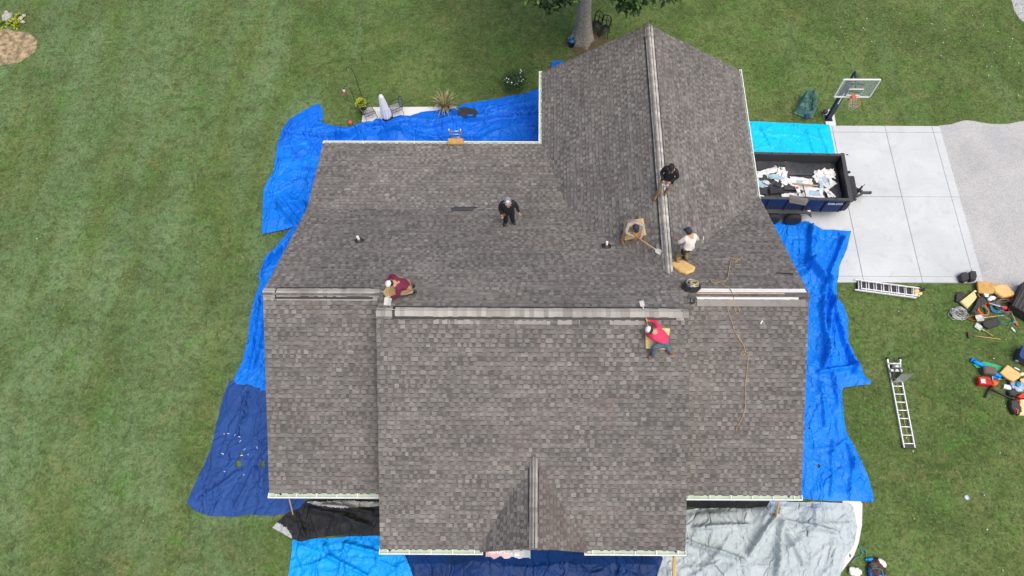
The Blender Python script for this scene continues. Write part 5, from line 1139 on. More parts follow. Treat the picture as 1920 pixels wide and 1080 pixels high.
coil('cord_coil', 'red cord trailing on the grass by the chain', 'cord', (1825, 597), .24, .10, M['brickred'], 2, .012, .03, seed=7, messy=.2)
coil('chain_heap', 'heap of grey chain on the grass left of the pile', 'chain', (1795, 589), .23, .20, M['steel'], 12, .010, .02, seed=8, messy=.7)
def rag(label, px, m, s=.14, z=.06, seed=0, name='rag', cat='rag', flat=.45):
    random.seed(seed); mb = MB()
    for k in range(5): mb.ball((random.uniform(-s, s) * .7, random.uniform(-s, s) * .5, s * flat), s * random.uniform(.5, .85), 0, 8, 6, (1.1, .9, flat), .28)
    o = mb.build(name, m); o.location = at(*px, z); return tag(o, label, cat)
rag('crumpled white rag on the tool pile', (1849, 554), M['white'], .10, .20, 1); rag('white plastic bag beside the rag on the tool pile', (1858, 561), M['white'], .13, .16, 2, 'plastic_bag', 'bag')
rag('small pale work glove beside the tan foam pad', (1828, 546), M['white'], .05, .2, 3, 'work_glove', 'glove')
def bottle(label, px, rz, m, mcap, L=.24, r_=.035, z=.03):
    t = thing('bottle', label, 'bottle', T(at(*px, z), rz) @ Matrix.Rotation(PI / 2, 4, 'Y')); mb = MB(); mb.lathe([(r_ * .9, 0), (r_, .02), (r_, L * .7), (r_ * .4, L * .85), (r_ * .4, L * .92), (0, L * .92)], 10); mb.build('body', m, t)
    mb = MB(); mb.lathe([(r_ * .45, L * .91), (r_ * .45, L), (0, L)], 8); mb.build('cap', mcap, t)
bottle('white plastic bottle lying on the grass below the shovels', (1896, 614), R(-60), M['white'], M['steel']); bottle('white and red marker lying above the tan foam pad', (1901, 689), R(-28), M['white'], M['red'], .26, .03)
bottle('clear bottle lying beside the red gripped shovel', (1899, 601), R(-55), M['paleblue'], M['white'], .22)
# ribbed tray at the gravel edge
X = T(at(1922, 574, .02), R(-38)); rt = thing('ramp_tray', 'black ribbed tray with white edge standing at the gravel border', 'tray', X)
mb = MB(); mb.box((0, 0, .25), (1.15, 1.35, .5)); mb.build('body', M['dark'], rt)
for k in range(7):
    mb = MB(); mb.box((-.48 + k * .16, 0, .515), (.045, 1.3, .03)); mb.build('rib', M['gunmetal'], rt)
mb = MB(); mb.box((0, .70, .27), (1.2, .045, .6)); mb.build('edge', M['white'], rt)
lump('plastic_tub', 'black plastic tub on the driveway, farther from the gravel', 'tub', [(1794, 520), (1798, 515), (1806, 514), (1811, 518), (1812, 528), (1803, 533), (1797, 530)], Flat(.08), M['dark'], .26, .05, 0, 'black tubs on the driveway')
lump('plastic_tub', 'black plastic tub on the driveway, the one beside the gravel', 'tub', [(1811, 516), (1815, 512), (1824, 513), (1826, 522), (1824, 529), (1815, 531), (1812, 526)], Flat(.08), M['dark'], .28, .05, 0, 'black tubs on the driveway')

# second pile
def box_thing(name, label, cat, px, rz, size, m, m2=None, z=.0, lid=.25):
    t = thing(name, label, cat, T(at(*px, z), rz)); a_, b_, h = size
    def rr(k): 
        x, y, c = a_ / 2 * k, b_ / 2 * k, min(a_, b_) * .14
        return [(-x + c, -y), (x - c, -y), (x, -y + c), (x, y - c), (x - c, y), (-x + c, y), (-x, y - c), (-x, -y + c)]
    mb = MB(); mb.prism(rr(.95), 0, h * (1 - lid), 0, None, .015); mb.build('body', m, t)
    mb = MB(); mb.prism(rr(1.0), h * (1 - lid) + .002, h, 0, None, .03); ld = mb.build('lid', m2 or m, t)
    mb = MB(); mb.prism([(x * .8, y * .75) for x, y in rr(1)], h - .001, h + .015, 0, None, .006); mb.build('lid_panel', m2 or m, ld)
    mb = MB(); mb.tube([(-a_ * .3, b_ * .52, h * .5), (-a_ * .28, b_ * .6, h * .62), (a_ * .28, b_ * .6, h * .62), (a_ * .3, b_ * .52, h * .5)], .013, 6); mb.build('handle', M['dark'], t); return t
bc = box_thing('cooler', 'large blue lidded cooler on wheels at the lawn edge', 'cooler', (1924, 676), R(-32), (1.0, .6, .48), M['gunmetal'], M['blue_plastic'], 0, .3)
mb = MB(); mb.box((-.36, -.30, .12), (.12, .02, .1)); mb.build('badge', M['paleblue'], bc)
box_thing('cooler', 'brown ribbed soft cooler beside the red fuel can', 'cooler', (1848, 699), R(-8), (.50, .32, .34), M['brownbox'], M['brownbox'], 0, .3)
fc = thing('fuel_can', 'red plastic fuel can with white label lying by the leaf blower', 'fuel can', T(at(1840, 718, .0), R(-4)))
mb = MB(); mb.prism([(-.23, -.15), (.20, -.15), (.23, -.12), (.23, .12), (.20, .15), (-.23, .15)], 0, .28, 0, None, .035); mb.build('body', M['red'], fc)
for k in range(4):
    mb = MB(); mb.box((.06 + .04 * k, 0, .287), (.018, .24, .012)); mb.build('rib', M['red'], fc)
mb = MB(); mb.box((-.09, -.02, .285), (.16, .16, .008)); mb.build('label_sticker', M['white'], fc)
mb = MB(); mb.tube([(.22, .0, .2), (.32, .04, .24)], .03, 8); mb.build('spout', M['orange'], fc)
lb = thing('leaf_blower', 'orange and black leaf blower with long black tube on the grass', 'leaf blower', T(at(1858, 720, .02), R(-10)))
mb = MB(); mb.ball((.03, 0, .14), .15, 0, 10, 7, (1.0, .9, .9), .05); mb.build('engine', M['orange'], lb)
mb = MB(); mb.ball((.10, -.02, .13), .12, 0, 10, 7, (.9, .9, .9)); mb.build('fan_housing', M['rust'], lb)
mb = MB(); mb.tube([(-.05, .1, .2), (-.12, .03, .3), (-.02, -.08, .28)], .025, 6); mb.build('handle', M['orange'], lb)
mb = MB(); mb.tube([(-.02, -.12, .10), (-.18, -.40, .07), (-.30, -.62, .06)], [.05, .045, .04], 8); mb.build('nozzle_tube', M['dark'], lb)
mb = MB(); mb.tube([(-.08, -.22, .05), (.35, -.36, .05), (.95, -.58, .05)], [.04, .035, .03], 8); mb.build('extension_tube', M['dark'], lb)
def roll(name, label, cat, pts, r_, m, z=0.0):
    P = [at(u, v, z + r_) for u, v in pts]; c = P[0].copy(); c.z = z; mb = MB(); mb.tube([p - c for p in P], [r_ * (1 + .12 * (-1) ** i) for i in range(len(P))], 10, 0, True, True, .8); o = mb.build(name, m); o.location = c; return tag(o, label, cat)
roll('rolled_tarp', 'bright blue rolled tarp lying under the tan foam pad', 'tarp', [(1821, 674), (1838, 683), (1856, 694), (1868, 701), (1876, 706)], .09, M['tarp_sky'])
tarp('folded_tarp', 'bright green folded plastic sheet beside the blue roll', [(1825, 684), (1845, 679), (1862, 683), (1880, 688), (1872, 699), (1850, 692), (1832, 690)], M['green_plastic'], .05, .10, .5, 2, 1.5, (), 31, None, .08)
tarp('folded_tarp', 'blue tarp folded beneath the tan foam pad', [(1852, 698), (1866, 699), (1878, 709), (1874, 713), (1856, 707)], M['tarp_blue'], .04, .08, .5, 2, 1.5, (), 33, None, .08)
hand_tool('grey handled tool lying behind the orange blower', at(1886, 712, .06), at(1860, 709, .06), M['steel'], M['steel'], 'rake', hr=.014)
rag('light blue and white plastic bag on the second pile', (1908, 727), M['paleblue'], .22, .05, 5, 'plastic_bag', 'bag'); rag('bright blue plastic wrapper lying on the white bag', (1906, 722), M['cord_blue'], .12, .22, 6, 'plastic_wrapper', 'wrapper')
rag('white crumpled paper above the plastic bags', (1915, 702), M['white'], .09, .05, 7); rag('pale crumpled sack behind the plastic bags', (1918, 716), M['foam3'], .14, .05, 8, 'sack', 'sack')
lump('tool_bag', 'red cloth bag between the plastic bag and foam pad', 'bag', [(1903, 745), (1912, 739), (1930, 740), (1930, 748), (1908, 749)], Flat(.02), M['red'], .16, .04)
lump('nail_box', 'white cardboard nail box on the grass by the black bag', 'box', [(1880, 722), (1894, 725), (1893, 733), (1879, 729)], Flat(.03), M['white'], .12, .01)
lump('tool_bag', 'black tool bag lying between blower tube and red bag', 'bag', [(1885, 736), (1895, 731), (1904, 738), (1900, 746), (1888, 743)], Flat(.02), M['dark'], .20, .05)
nb = thing('backpack', 'black backpack with orange straps beside the square foam pad', 'backpack', T(at(1899, 764, 0), R(10)))
mb = MB(); mb.prism([(-.2, -.28), (.12, -.3), (.2, -.1), (.16, .26), (-.12, .28), (-.24, .0)], 0, .24, 0, None, .07); mb.build('body', M['dark'], nb)
for x, y in ((.12, .1), (-.1, -.18)):
    mb = MB(); mb.tube([(x, y + .16, .22), (x + .05, y, .28), (x, y - .12, .22)], .025, 6, 0, True, True, .4); mb.build('strap', M['orange'], nb)
# lawn odds and ends
sp_ = thing('sprinkler_ring', 'round pale valve cover set in the lawn', 'cover', T(at(1812, 933, .01))); mb = MB(); mb.lathe([(.05, .0), (.09, 0), (.09, .03), (.055, .035), (.05, .0)], 20); mb.build('ring', M['paleblue'], sp_); mb = MB(); mb.lathe([(.05, 0), (.05, .02), (0, .022)], 16); mb.build('lid', M['white'], sp_)
tarp('folded_tarp', 'brown tarp corner folded back beside the silver tarp', [(1579, 1044), (1588, 1036), (1606, 1030), (1601, 1048), (1590, 1062), (1584, 1056)], M['tarp_brown'], .05, .14, 1, 2, 1.5, (), 35, None, .06)
rag('crumpled white sheet between the silver tarp and rope', (1604, 1075), M['white'], .22, .03, 9, 'cloth_sheet', 'sheet')
bn = thing('tarp_bundle', 'bundle of brown, white and blue tarps tied with teal rope', 'tarp bundle', T(at(1640, 1066, 0)))
for i, (k, x, y, s, sc) in enumerate((('tarp_brown', 0, 0, .22, (1, 1.5, .7)), ('white', .18, .12, .20, (1, 1, .6)), ('tarp_sky', .12, -.25, .18, (1, 1.2, .7)), ('tarp_sky', -.05, .28, .14, (1.8, .6, .6)), ('blue_plastic', -.22, -.2, .16, (.7, 1.8, .7)), ('tarp_brown', .22, -.12, .15, (.8, 1.8, .8)), ('brownbox', -.1, .1, .15, (1, 1, 1.1)))):
    random.seed(40 + i); mb = MB(); mb.ball((x, y, s * sc[2]), s, 0, 12, 8, sc, .16); mb.build('tarp_fold', M[k], bn)
mb = MB(); mb.tube([(-.35, -.1, .1), (-.1, .0, .30), (.08, -.05, .34), (.15, -.3, .30)], .014, 6); mb.build('rope', M['teal_cord'], bn)
def cable(name, label, cat, pts, r_, m, group=None):
    P = []
    for i in range(len(pts) - 1):
        p0, p1, p2, p3 = pts[max(i - 1, 0)], pts[i], pts[i + 1], pts[min(i + 2, len(pts) - 1)]
        for k in range(6):
            t = k / 6; P.append(.5 * ((2 * p1) + (p2 - p0) * t + (2 * p0 - 5 * p1 + 4 * p2 - p3) * t * t + (3 * p1 - p0 - 3 * p2 + p3) * t ** 3))
    P.append(pts[-1]); c = P[0].copy(); mb = MB(); mb.tube([p - c for p in P], r_, 6); o = mb.build(name, m); o.location = c; return tag(o, label, cat, group)
cable('rope', 'teal rope trailing on the grass to the tarp bundle', 'rope', [at(u, v, .04) for u, v in ((1596, 1056), (1603, 1047), (1614, 1042), (1616, 1034), (1611, 1024), (1618, 1029), (1623, 1031), (1624, 1044), (1627, 1052))], .013, M['teal_cord'])
gb = at(1508, 202, 0)
tarp('folded_tarp', 'folded green tarp bundle lying on the lawn beside the hoop', [(1492, 205), (1500, 180), (1512, 178), (1531, 184), (1530, 205), (1523, 223), (1505, 222), (1486, 213)], M['tarp_green'], .06, .55, .3, 2.0, 1.9, [(gb, .45, .16)], 37, None, .06, lines=[(at(1498, 190), at(1530, 192), .11, .26), (at(1488, 208), at(1508, 218), .10, .24), (at(1515, 192), at(1520, 215), .07, .2), (at(1500, 200), at(1528, 205), .07, .16)], edge=.12, folds=8, fh=1.6)
lump('cloth', 'purple blue cloth tucked in the folded green tarp', 'cloth', [(1509, 212), (1517, 213), (1518, 221), (1510, 222)], Flat(.20), M['blue_plastic'], .05, .015)
lump('rock', 'pale boulder at the edge of the straw bed', 'rock', [(8, 37), (14, 31), (26, 30), (26, 35), (16, 42), (9, 43)], G0, M['rock'], .28, .1, 0, None, .05)
for i, (u, v) in enumerate(((20, 45), (41, 35), (44, 43), (13, 25), (46, 31), (39, 38))):
    random.seed(60 + i); mb = MB(); mb.ball((0, 0, .06), .10, 0, 8, 6, (1.2, .9, .7), .22); o = mb.build('rock', M['rock']); o.location = at(u, v); tag(o, 'small pale stone in the clump of yellow plants', 'rock', 'stones beside the straw bed')
for i, (u, v) in enumerate(((31, 42), (24, 45), (36, 33), (33, 48), (5, 47))):
    t = thing('bed_plant', 'low yellow green plant growing among the pale stones', 'plant', T(at(u, v)), 'yellow plants among the stones'); mb = MB(); rp.seed(70 + i)
    for k in range(70):
        a_ = rp.uniform(0, 2 * PI); e = rp.uniform(.1, 1.3); d = Vector((math.cos(a_) * math.cos(e), math.sin(a_) * math.cos(e), math.sin(e))); shrub_leaf(mb, d * .08, d, rp.uniform(.12, .26), .07, rp.choice((0, 0, 1)))
    mb.build('foliage', [M['yellowleaf'], M['leaf_light']], t)
# ------------------------------------------------------------------ things on the roof
GR = 'foam pads on the roof'
H0 = .016
lump('foam_pad', 'yellow foam pad under the worker kneeling beside the wing ridge', 'foam pad', [(1171, 417), (1207, 411), (1212, 442), (1173, 452)], WL, M['foam'], .10, .02, H0)
lump('foam_pad', 'yellow foam pad beside the feet of the white shirted worker', 'foam pad', [(1256, 498), (1262, 494), (1281, 492), (1303, 505), (1301, 511), (1286, 516), (1273, 511)], BK, M['foam'], .11, .03, H0, None, .02)
lump('foam_pad', 'yellow foam pad under the maroon shirted worker', 'foam pad', [(719, 552), (724, 543), (757, 533), (771, 537), (767, 547), (738, 560), (724, 559)], BK, M['foam'], .10, .02, H0)
lump('foam_pad', 'square yellow foam pad under the pink shirted worker', 'foam pad', [(1209, 614), (1255, 615), (1252, 655), (1210, 653)], FC, M['foam3'], .10, .02, H0)
lump('foam_pad', 'tan foam pad wedged over the rear gutter at the ladder top', 'foam pad', [(840, 263), (869, 263), (869, 272), (840, 272)], PB, M['foam2'], .12, .04, .05)
# ladder rising behind the rear eave
a = at(846, 262, 3.25); t, L = rail_ladder('ladder', 'aluminium ladder rising above the rear gutter behind the tan pad', Vector((at(855, 262, 3.2).x, YP + 1.15, .1)), Vector((at(855, 262, 3.2).x, YP + .22, 3.75)), .46, 12, M['steel'], .08, None, False, Vector((0, -1, .2)))
# new shingles laid loose, and scraps
mb = MB()
for i, (u0, u1, v) in enumerate(((846, 884, 390), (852, 895, 389), (848, 888, 394))):
    p = BK.on((u0 + u1) / 2, v); q0 = BK.on(u0, v); q1 = BK.on(u1, v); L = (q1 - q0).length
    mb = MB(); mb.prism([(-L / 2, -.11), (L / 2, -.11), (L / 2, .11), (-L / 2, .11)], 0, .012, 0, None, .002); o = mb.build('loose_shingle', M['newshingle']); o.matrix_world = BK.frame(p + BK.N * (H0 + i * .013)); tag(o, 'dark new shingle strip in the stack laid on the rear slope', 'shingle', 'new shingles on the rear slope')
for u0, u1, v, pl, lab, m_ in ((1456, 1487, 514, BK, 'thin black metal strip lying on the rear slope near the right rake', 'dark'),):
    a, b = pl.on(u0, v - 1), pl.on(u1, v + 1); mb = MB(); mb.bar((0, 0, 0), b - a, .035, .02, 0, pl.N); o = mb.build('metal_strip', M[m_]); o.location = a + pl.N * .03; tag(o, lab, 'strip')
mb = MB(); a, b = FSD.on(1426, 607, .03), FSD.on(1430, 601, .03); mb.bar((0, 0, 0), b - a, .03, .012, 0, FSD.N); o = mb.build('white_scrap', M['white']); o.location = a; tag(o, 'small white scrap on the right front slope', 'scrap')
mb = MB(); a, b = BK.on(1253, 465), BK.on(1256, 495)
def coil_on(name, label, cat, p, pl, rx, ry, m, turns, r_, seed, h=H0):
    rr = random.Random(seed); pts = []
    for k in range(int(turns * 20) + 1):
        a_ = 2 * PI * k / 20; s = 1 + .75 * noise.noise(Vector((k * .13, seed, 0))); pts.append(Vector((rx * s * math.cos(a_) + .07 * noise.noise(Vector((k * .05, seed, 7))), ry * s * math.sin(a_) + .07 * noise.noise(Vector((k * .05, seed, 9))), r_ + k * .0011 + .02 * abs(noise.noise(Vector((k * .2, seed, 3)))))))
    mb = MB(); mb.tube(pts, r_, 6); o = mb.build(name, m); o.matrix_world = pl.frame(p + pl.N * h); return tag(o, label, cat)
pc = BK.on(1297, 541)
coil_on('hose_coil', 'black air hose coiled on the roof beside the stripped ridge', 'hose', pc, BK, .24, .22, M['dark'], 6, .016, 1)
coil_on('hose_coil', 'grey air hose coiled on top of the black hose', 'hose', pc + BK.N * .10, BK, .17, .13, M['steel'], 5, .014, 2)
coil_on('rope_coil', 'yellow rope coil lying over the roof hoses', 'rope', pc + BK.N * .18 + Vector((.03, -.05, 0)), BK, .13, .09, M['straw'], 4, .014, 3)
ng = thing('nail_gun', 'black nail gun lying below the hose coil on the ridge', 'nail gun', FSD.frame(FSD.on(1297, 557, .03)))
mb = MB(); mb.bar((-.12, .05, .05), (.10, -.02, .05), .09, .10); mb.tube([(.1, -.02, .05), (.15, -.05, .03)], .025, 6); mb.build('body', M['dark'], ng); mb = MB(); mb.bar((0, 0, .05), (-.02, -.16, .05), .05, .06); mb.build('handle', M['gunmetal'], ng); mb = MB(); mb.lathe([(.07, 0), (.07, .05), (0, .05)], 12, 0, (.03, -.14, .02)); mb.build('magazine', M['dark'], ng)
cable('safety_rope', 'long tan safety rope snaking down over the stripped ridge', 'rope',
      [BK.on(u, v, .03) for u, v in ((1366, 482), (1375, 485), (1381, 488), (1392, 482), (1380, 490), (1378, 496), (1387, 495), (1385, 489), (1377, 484), (1371, 487), (1367, 505), (1364, 522), (1357, 527), (1345, 527), (1336, 524), (1334, 529), (1346, 530), (1349, 529), (1358, 536), (1368, 541))] + [Vector((BK.on(1371, 548).x, YR, ZR + .07))] +
      [FSD.on(u, v, .03) for u, v in ((1375, 556), (1377, 568), (1378, 582), (1383, 588), (1386, 582), (1381, 573), (1374, 566), (1365, 566), (1364, 576), (1367, 590), (1373, 605), (1377, 620), (1383, 630), (1388, 640), (1391, 641), (1386, 634), (1391, 641), (1397, 657), (1394, 667), (1388, 664), (1393, 658), (1402, 664), (1401, 690), (1397, 725), (1398, 755), (1392, 782), (1382, 800), (1381, 808))], .0115, M['rope'])

# ------------------------------------------------------------------ people
DEF = dict(pelvis=(0, 0, .95), spine=(0, .0, 1.12), chest=(0, .0, 1.35), neck=(0, .01, 1.50), head=(0, .035, 1.63), top=(0, .02, 1.71),
           shR=(.185, 0, 1.42), elR=(.26, -.03, 1.15), wrR=(.28, .06, .92), hdR=(.28, .09, .83), shL=(-.185, 0, 1.42), elL=(-.26, -.03, 1.15), wrL=(-.28, .06, .92), hdL=(-.28, .09, .83),
           hpR=(.10, 0, .90), knR=(.11, .03, .50), anR=(.12, -.02, .09), toR=(.14, .17, .05), hpL=(-.10, 0, .90), knL=(-.11, .03, .50), anL=(-.12, -.02, .09), toL=(-.14, .17, .05))
RAD = dict(pelvis=(.165, .125), spine=(.155, .115), chest=(.175, .125), neck=(.062, .062), head=(.092, .105), top=(.07, .08), shR=(.085, .085), elR=(.058, .058), wrR=(.040, .036), hdR=(.042, .022),
           hpR=(.105, .105), knR=(.075, .075), anR=(.055, .055), toR=(.05, .035))
EDG = [('pelvis', 'spine', 'shirt'), ('spine', 'chest', 'shirt'), ('chest', 'neck', 'skin'), ('neck', 'head', 'skin'), ('head', 'top', 'skin')]
for s in 'RL':
    EDG += [('chest', 'sh' + s, 'shirt'), ('sh' + s, 'el' + s, 'shirt'), ('el' + s, 'wr' + s, 'sleeve'), ('wr' + s, 'hd' + s, 'skin'), ('pelvis', 'hp' + s, 'pants'), ('hp' + s, 'kn' + s, 'pants'), ('kn' + s, 'an' + s, 'pants'), ('an' + s, 'to' + s, 'shoe')]
def person(label, base, fwd, pose, cols, surf, snap=(('anR', .10), ('toR', .055), ('anL', .10), ('toL', .055)), cap='cap_white', capfront=None, belt=False, bulk=1.0, group='roofers working on the roof', brim=True, lookdown=0.0, sc=1.0):
    J = dict(DEF); J.update(pose); J = {k: tuple(c * sc for c in v) for k, v in J.items()}
    f = Vector((fwd[0], fwd[1], 0)).normalized(); r = Vector((f.y, -f.x, 0))
    base = Vector(base); Pw = {}
    for k, (x, y, z) in J.items(): Pw[k] = r * x + f * y + Vector((0, 0, z))
    for k, h in snap:
        q = base + Pw[k]; Pw[k].z = surf(q.x, q.y) + h - base.z
    names = list(J); idx = {k: i for i, k in enumerate(names)}
    me = bpy.data.meshes.new('skel'); me.from_pydata([tuple(Pw[k]) for k in names], [(idx[a], idx[b]) for a, b, _ in EDG], [])
    ob = bpy.data.objects.new('skel', me); COL.objects.link(ob); ob.modifiers.new('Skin', 'SKIN'); sm = ob.modifiers.new('Sub', 'SUBSURF'); sm.levels = 2; sm.render_levels = 2
    sv = me.skin_vertices[0].data
    for k, i in idx.items():
        rr = RAD.get(k) or RAD[k[:-1] + 'R']; b = bulk * 1.08 if k in ('pelvis', 'spine', 'chest') else (1.1 + (bulk - 1) * .6 if k not in ('head', 'top', 'neck', 'hdR', 'hdL') else 1.0)
        sv[i].radius = (rr[0] * b, rr[1] * b); sv[i].use_root = (k == 'pelvis')
    bpy.context.view_layer.update()
    bm_ = bpy.data.meshes.new_from_object(ob.evaluated_get(bpy.context.evaluated_depsgraph_get())); bpy.data.objects.remove(ob)
    mb = MB(); V = [v.co.copy() for v in bm_.vertices]
    keys = ['shirt', 'sleeve', 'skin', 'pants', 'shoe']
    segs = [(Pw[a], Pw[b], keys.index(c)) for a, b, c in EDG]
    mb.v = [tuple(v) for v in V]
    for p in bm_.polygons:
        c = p.center; best = 9e9; bi = 0
        for a, b, k in segs:
            d = b - a; t = max(0, min(1, (c - a).dot(d) / max(1e-9, d.length_squared))); e = (c - a - d * t).length_squared
            if e < best: best = e; bi = k
        mb.f.append(list(p.vertices)); mb.mi.append(bi); mb.sm.append(True)
    # neck stays collar coloured below the throat
    for s in 'RL':      # five unequal, bent fingers
        w_, h_ = Pw['wr' + s], Pw['hd' + s]; d = (h_ - w_).normalized(); sx = d.cross(f); sx = sx.normalized() if sx.length > .1 else r.copy(); nz = sx.cross(d)
        for k, (o_, L) in enumerate(((-.030, .075), (-.010, .085), (.010, .08), (.029, .065))):
            p0 = h_ + sx * o_ - d * .01; p1 = p0 + d * (L * .55) + nz * .006; p2 = p1 + d * (L * .3) + nz * .03; p3 = p2 + nz * .025
            mb.tube([p0, p1, p2, p3], [.010, .0095, .0085, .006], 6, 2)
        sg = 1 if s == 'R' else -1
        p0 = w_ + d * .03 - sx * .03 * sg; mb.tube([p0, p0 - sx * .035 * sg + d * .03, p0 - sx * .045 * sg + d * .065 + nz * .015], [.012, .011, .008], 6, 2)
    t = thing('person', label, 'person', Matrix.Translation(base), group)
    mats = [M[cols['shirt']], M[cols.get('sleeve', cols['shirt'])], M['skin'], M[cols['pants']], M[cols['shoe']]]
    mb.build('body', mats, t)
    # head details in the head's own frame
    hz = (Pw['top'] - Pw['neck']).normalized(); hf = f * math.cos(lookdown) - Vector((0, 0, 1)) * math.sin(lookdown); hf = (hf - hz * hf.dot(hz)).normalized(); hx = hf.cross(hz)
    HX = Matrix.Translation(Pw['head']) @ Matrix((hx, hf, hz)).transposed().to_4x4()
    mb = MB(); mb.ball((0, .105, -.015), .020, 0, 8, 6, (.8, 1, 1.3)); mb.build('nose', M['skin'], t, HX)
    for s in (-1, 1):
        mb = MB(); mb.ball((s * .035, .093, .012), .012, 0, 8, 5, (1.2, .6, .8)); mb.build('eye', M['hair'], t, HX)
        mb = MB(); mb.ball((s * .096, -.005, -.01), .026, 0, 8, 6, (.4, .8, 1.2)); mb.build('ear', M['skin'], t, HX)
    mb = MB(); mb.ball((0, .094, -.055), .022, 0, 8, 5, (1.2, .4, .35)); mb.build('mouth', M['rimred'], t, HX)
    mb = MB(); mb.ball((0, -.02, .01), .105, 0, 14, 8, (.98, 1.0, 1.05))
    mb.f = [q for q in mb.f if sum(mb.v[i][1] for i in q) / len(q) < .02]; mb.mi = mb.mi[:len(mb.f)]; mb.sm = mb.sm[:len(mb.f)]; mb.build('hair', M['hair'], t, HX)
    mb = MB(); n = 18; prof = [(.116, .028), (.118, .06), (.108, .10), (.075, .13), (.03, .143), (0, .145)]; mb.lathe(prof, n, 0, (0, -.005, 0), Matrix.Diagonal((.92, 1.04, 1)))
    for i, q in enumerate(mb.f):
        if capfront and sum(mb.v[j][1] for j in q) / len(q) > .075: mb.mi[i] = 1
    if brim:
        vs = []; 
        for k in range(9):
            a_ = PI * (.12 + .76 * k / 8); vs += [(.10 * math.cos(a_), .075 + .04 * math.sin(a_), .040), (.10 * math.cos(a_) * .95, .09 + .11 * math.sin(a_), .026)]
        mb.add(vs, [(2 * k, 2 * k + 1, 2 * k + 3, 2 * k + 2) for k in range(8)], 0, True); mb.add([(x, y, z - .006) for x, y, z in vs], [(2 * k + 2, 2 * k + 3, 2 * k + 1, 2 * k) for k in range(8)], 0, True)
    mb.build('cap', [M[cap], M[capfront or cap]], t, HX)
    if belt:
        bz = (Pw['spine'] - Pw['pelvis']).normalized(); bxx = r; byy = bz.cross(bxx); BX = Matrix.Translation(Pw['pelvis'] + bz * .03) @ Matrix((bxx, byy, bz)).transposed().to_4x4()
        mb = MB(); mb.lathe([(.172 * bulk, -.025), (.182 * bulk, -.025), (.182 * bulk, .03), (.172 * bulk, .03)], 18, 0, (0, 0, 0), Matrix.Diagonal((1, .78, 1))); mb.box((.185, .03, -.08), (.07, .16, .18)); mb.box((-.185, .03, -.08), (.07, .16, .18)); mb.build('tool_belt', M['boot_black'], t, BX)
    return t, base, Pw
def rz_(pl): return lambda x, y: pl.z(x, y) + H0
b1 = BK.on(955, 419)
person('person in black clothes and grey cap standing on the rear slope', b1, (.05, -1), dict(elR=(.29, .0, 1.14), wrR=(.25, .15, .93), hdR=(.23, .19, .85), elL=(-.29, -.03, 1.18), wrL=(-.36, .10, .97), hdL=(-.40, .15, .90), anR=(.14, .02, .09), toR=(.2, .2, .05), anL=(-.14, -.04, .09), toL=(-.2, .13, .05)),
       dict(shirt='black_cloth', pants='black_cloth', shoe='boot_black'), rz_(BK), cap='cap_grey', capfront='cap_white', bulk=1.42, lookdown=.2)
b2 = BK.on(757, 546, .1)
t2, b2, P2 = person('person in maroon hoodie and white cap kneeling on a foam pad', b2, (-.95, -.3), dict(pelvis=(0, -.22, .36), spine=(0, -.10, .48), chest=(0, .10, .64), neck=(0, .23, .74), head=(0, .33, .80), top=(0, .39, .85), shR=(.19, .12, .68), elR=(.42, .22, .60), wrR=(.30, .46, .42), hdR=(.25, .53, .37), shL=(-.19, .12, .66), elL=(-.33, .20, .42), wrL=(-.24, .44, .30), hdL=(-.20, .52, .27),
       hpR=(.11, -.22, .33), knR=(.16, .16, .10), anR=(.15, -.28, .08), toR=(.15, -.42, .05), hpL=(-.11, -.22, .33), knL=(-.16, .16, .10), anL=(-.15, -.28, .08), toL=(-.15, -.42, .05)), dict(shirt='maroon', pants='tan', shoe='boot_black'), rz_(BK), (('knR', .20), ('knL', .20), ('anR', .16), ('anL', .16), ('toR', .10), ('toL', .10)), cap='cap_white', bulk=1.12, lookdown=.9, sc=.92)
def zr(x, y): return (WZM - (WXM - x) * WLs if x < WXM else WZM - (x - WXM) * WRs) + (.075 if abs(x - WXM) < .17 else H0)
b3 = Vector((WXM + .05, WR.on(1248, 364).y, WZM))
t3, b3, P3 = person('person in black hoodie and tan trousers standing on the wing ridge', b3, (-.35, -.93), dict(elR=(.27, .05, 1.18), wrR=(.12, .26, 1.06), hdR=(.08, .32, 1.02), elL=(-.30, .02, 1.18), wrL=(-.10, .24, 1.08), hdL=(-.05, .31, 1.04), knR=(.16, .20, .52), anR=(.20, .16, .09), toR=(.24, .36, .05), anL=(-.06, -.06, .09), toL=(-.06, .14, .05), head=(0, .06, 1.62), top=(0, .05, 1.70)),
       dict(shirt='black_cloth', pants='tan', shoe='boot_brown'), zr, cap='black_cloth', belt=True, bulk=1.1, lookdown=.5)
ng = thing('nail_gun', 'pale nail gun held by the person on the wing ridge', 'nail gun', Matrix.Translation(b3 + (P3['hdR'] + P3['hdL']) / 2)); mb = MB(); mb.bar((-.12, -.02, -.06), (.10, -.06, -.04), .07, .09); mb.build('body', M['paleblue'], ng); mb = MB(); mb.bar((0, -.02, 0), (.0, -.04, -.12), .04, .05); mb.build('handle', M['dark'], ng)
b4 = WL.on(1181, 436, .1)
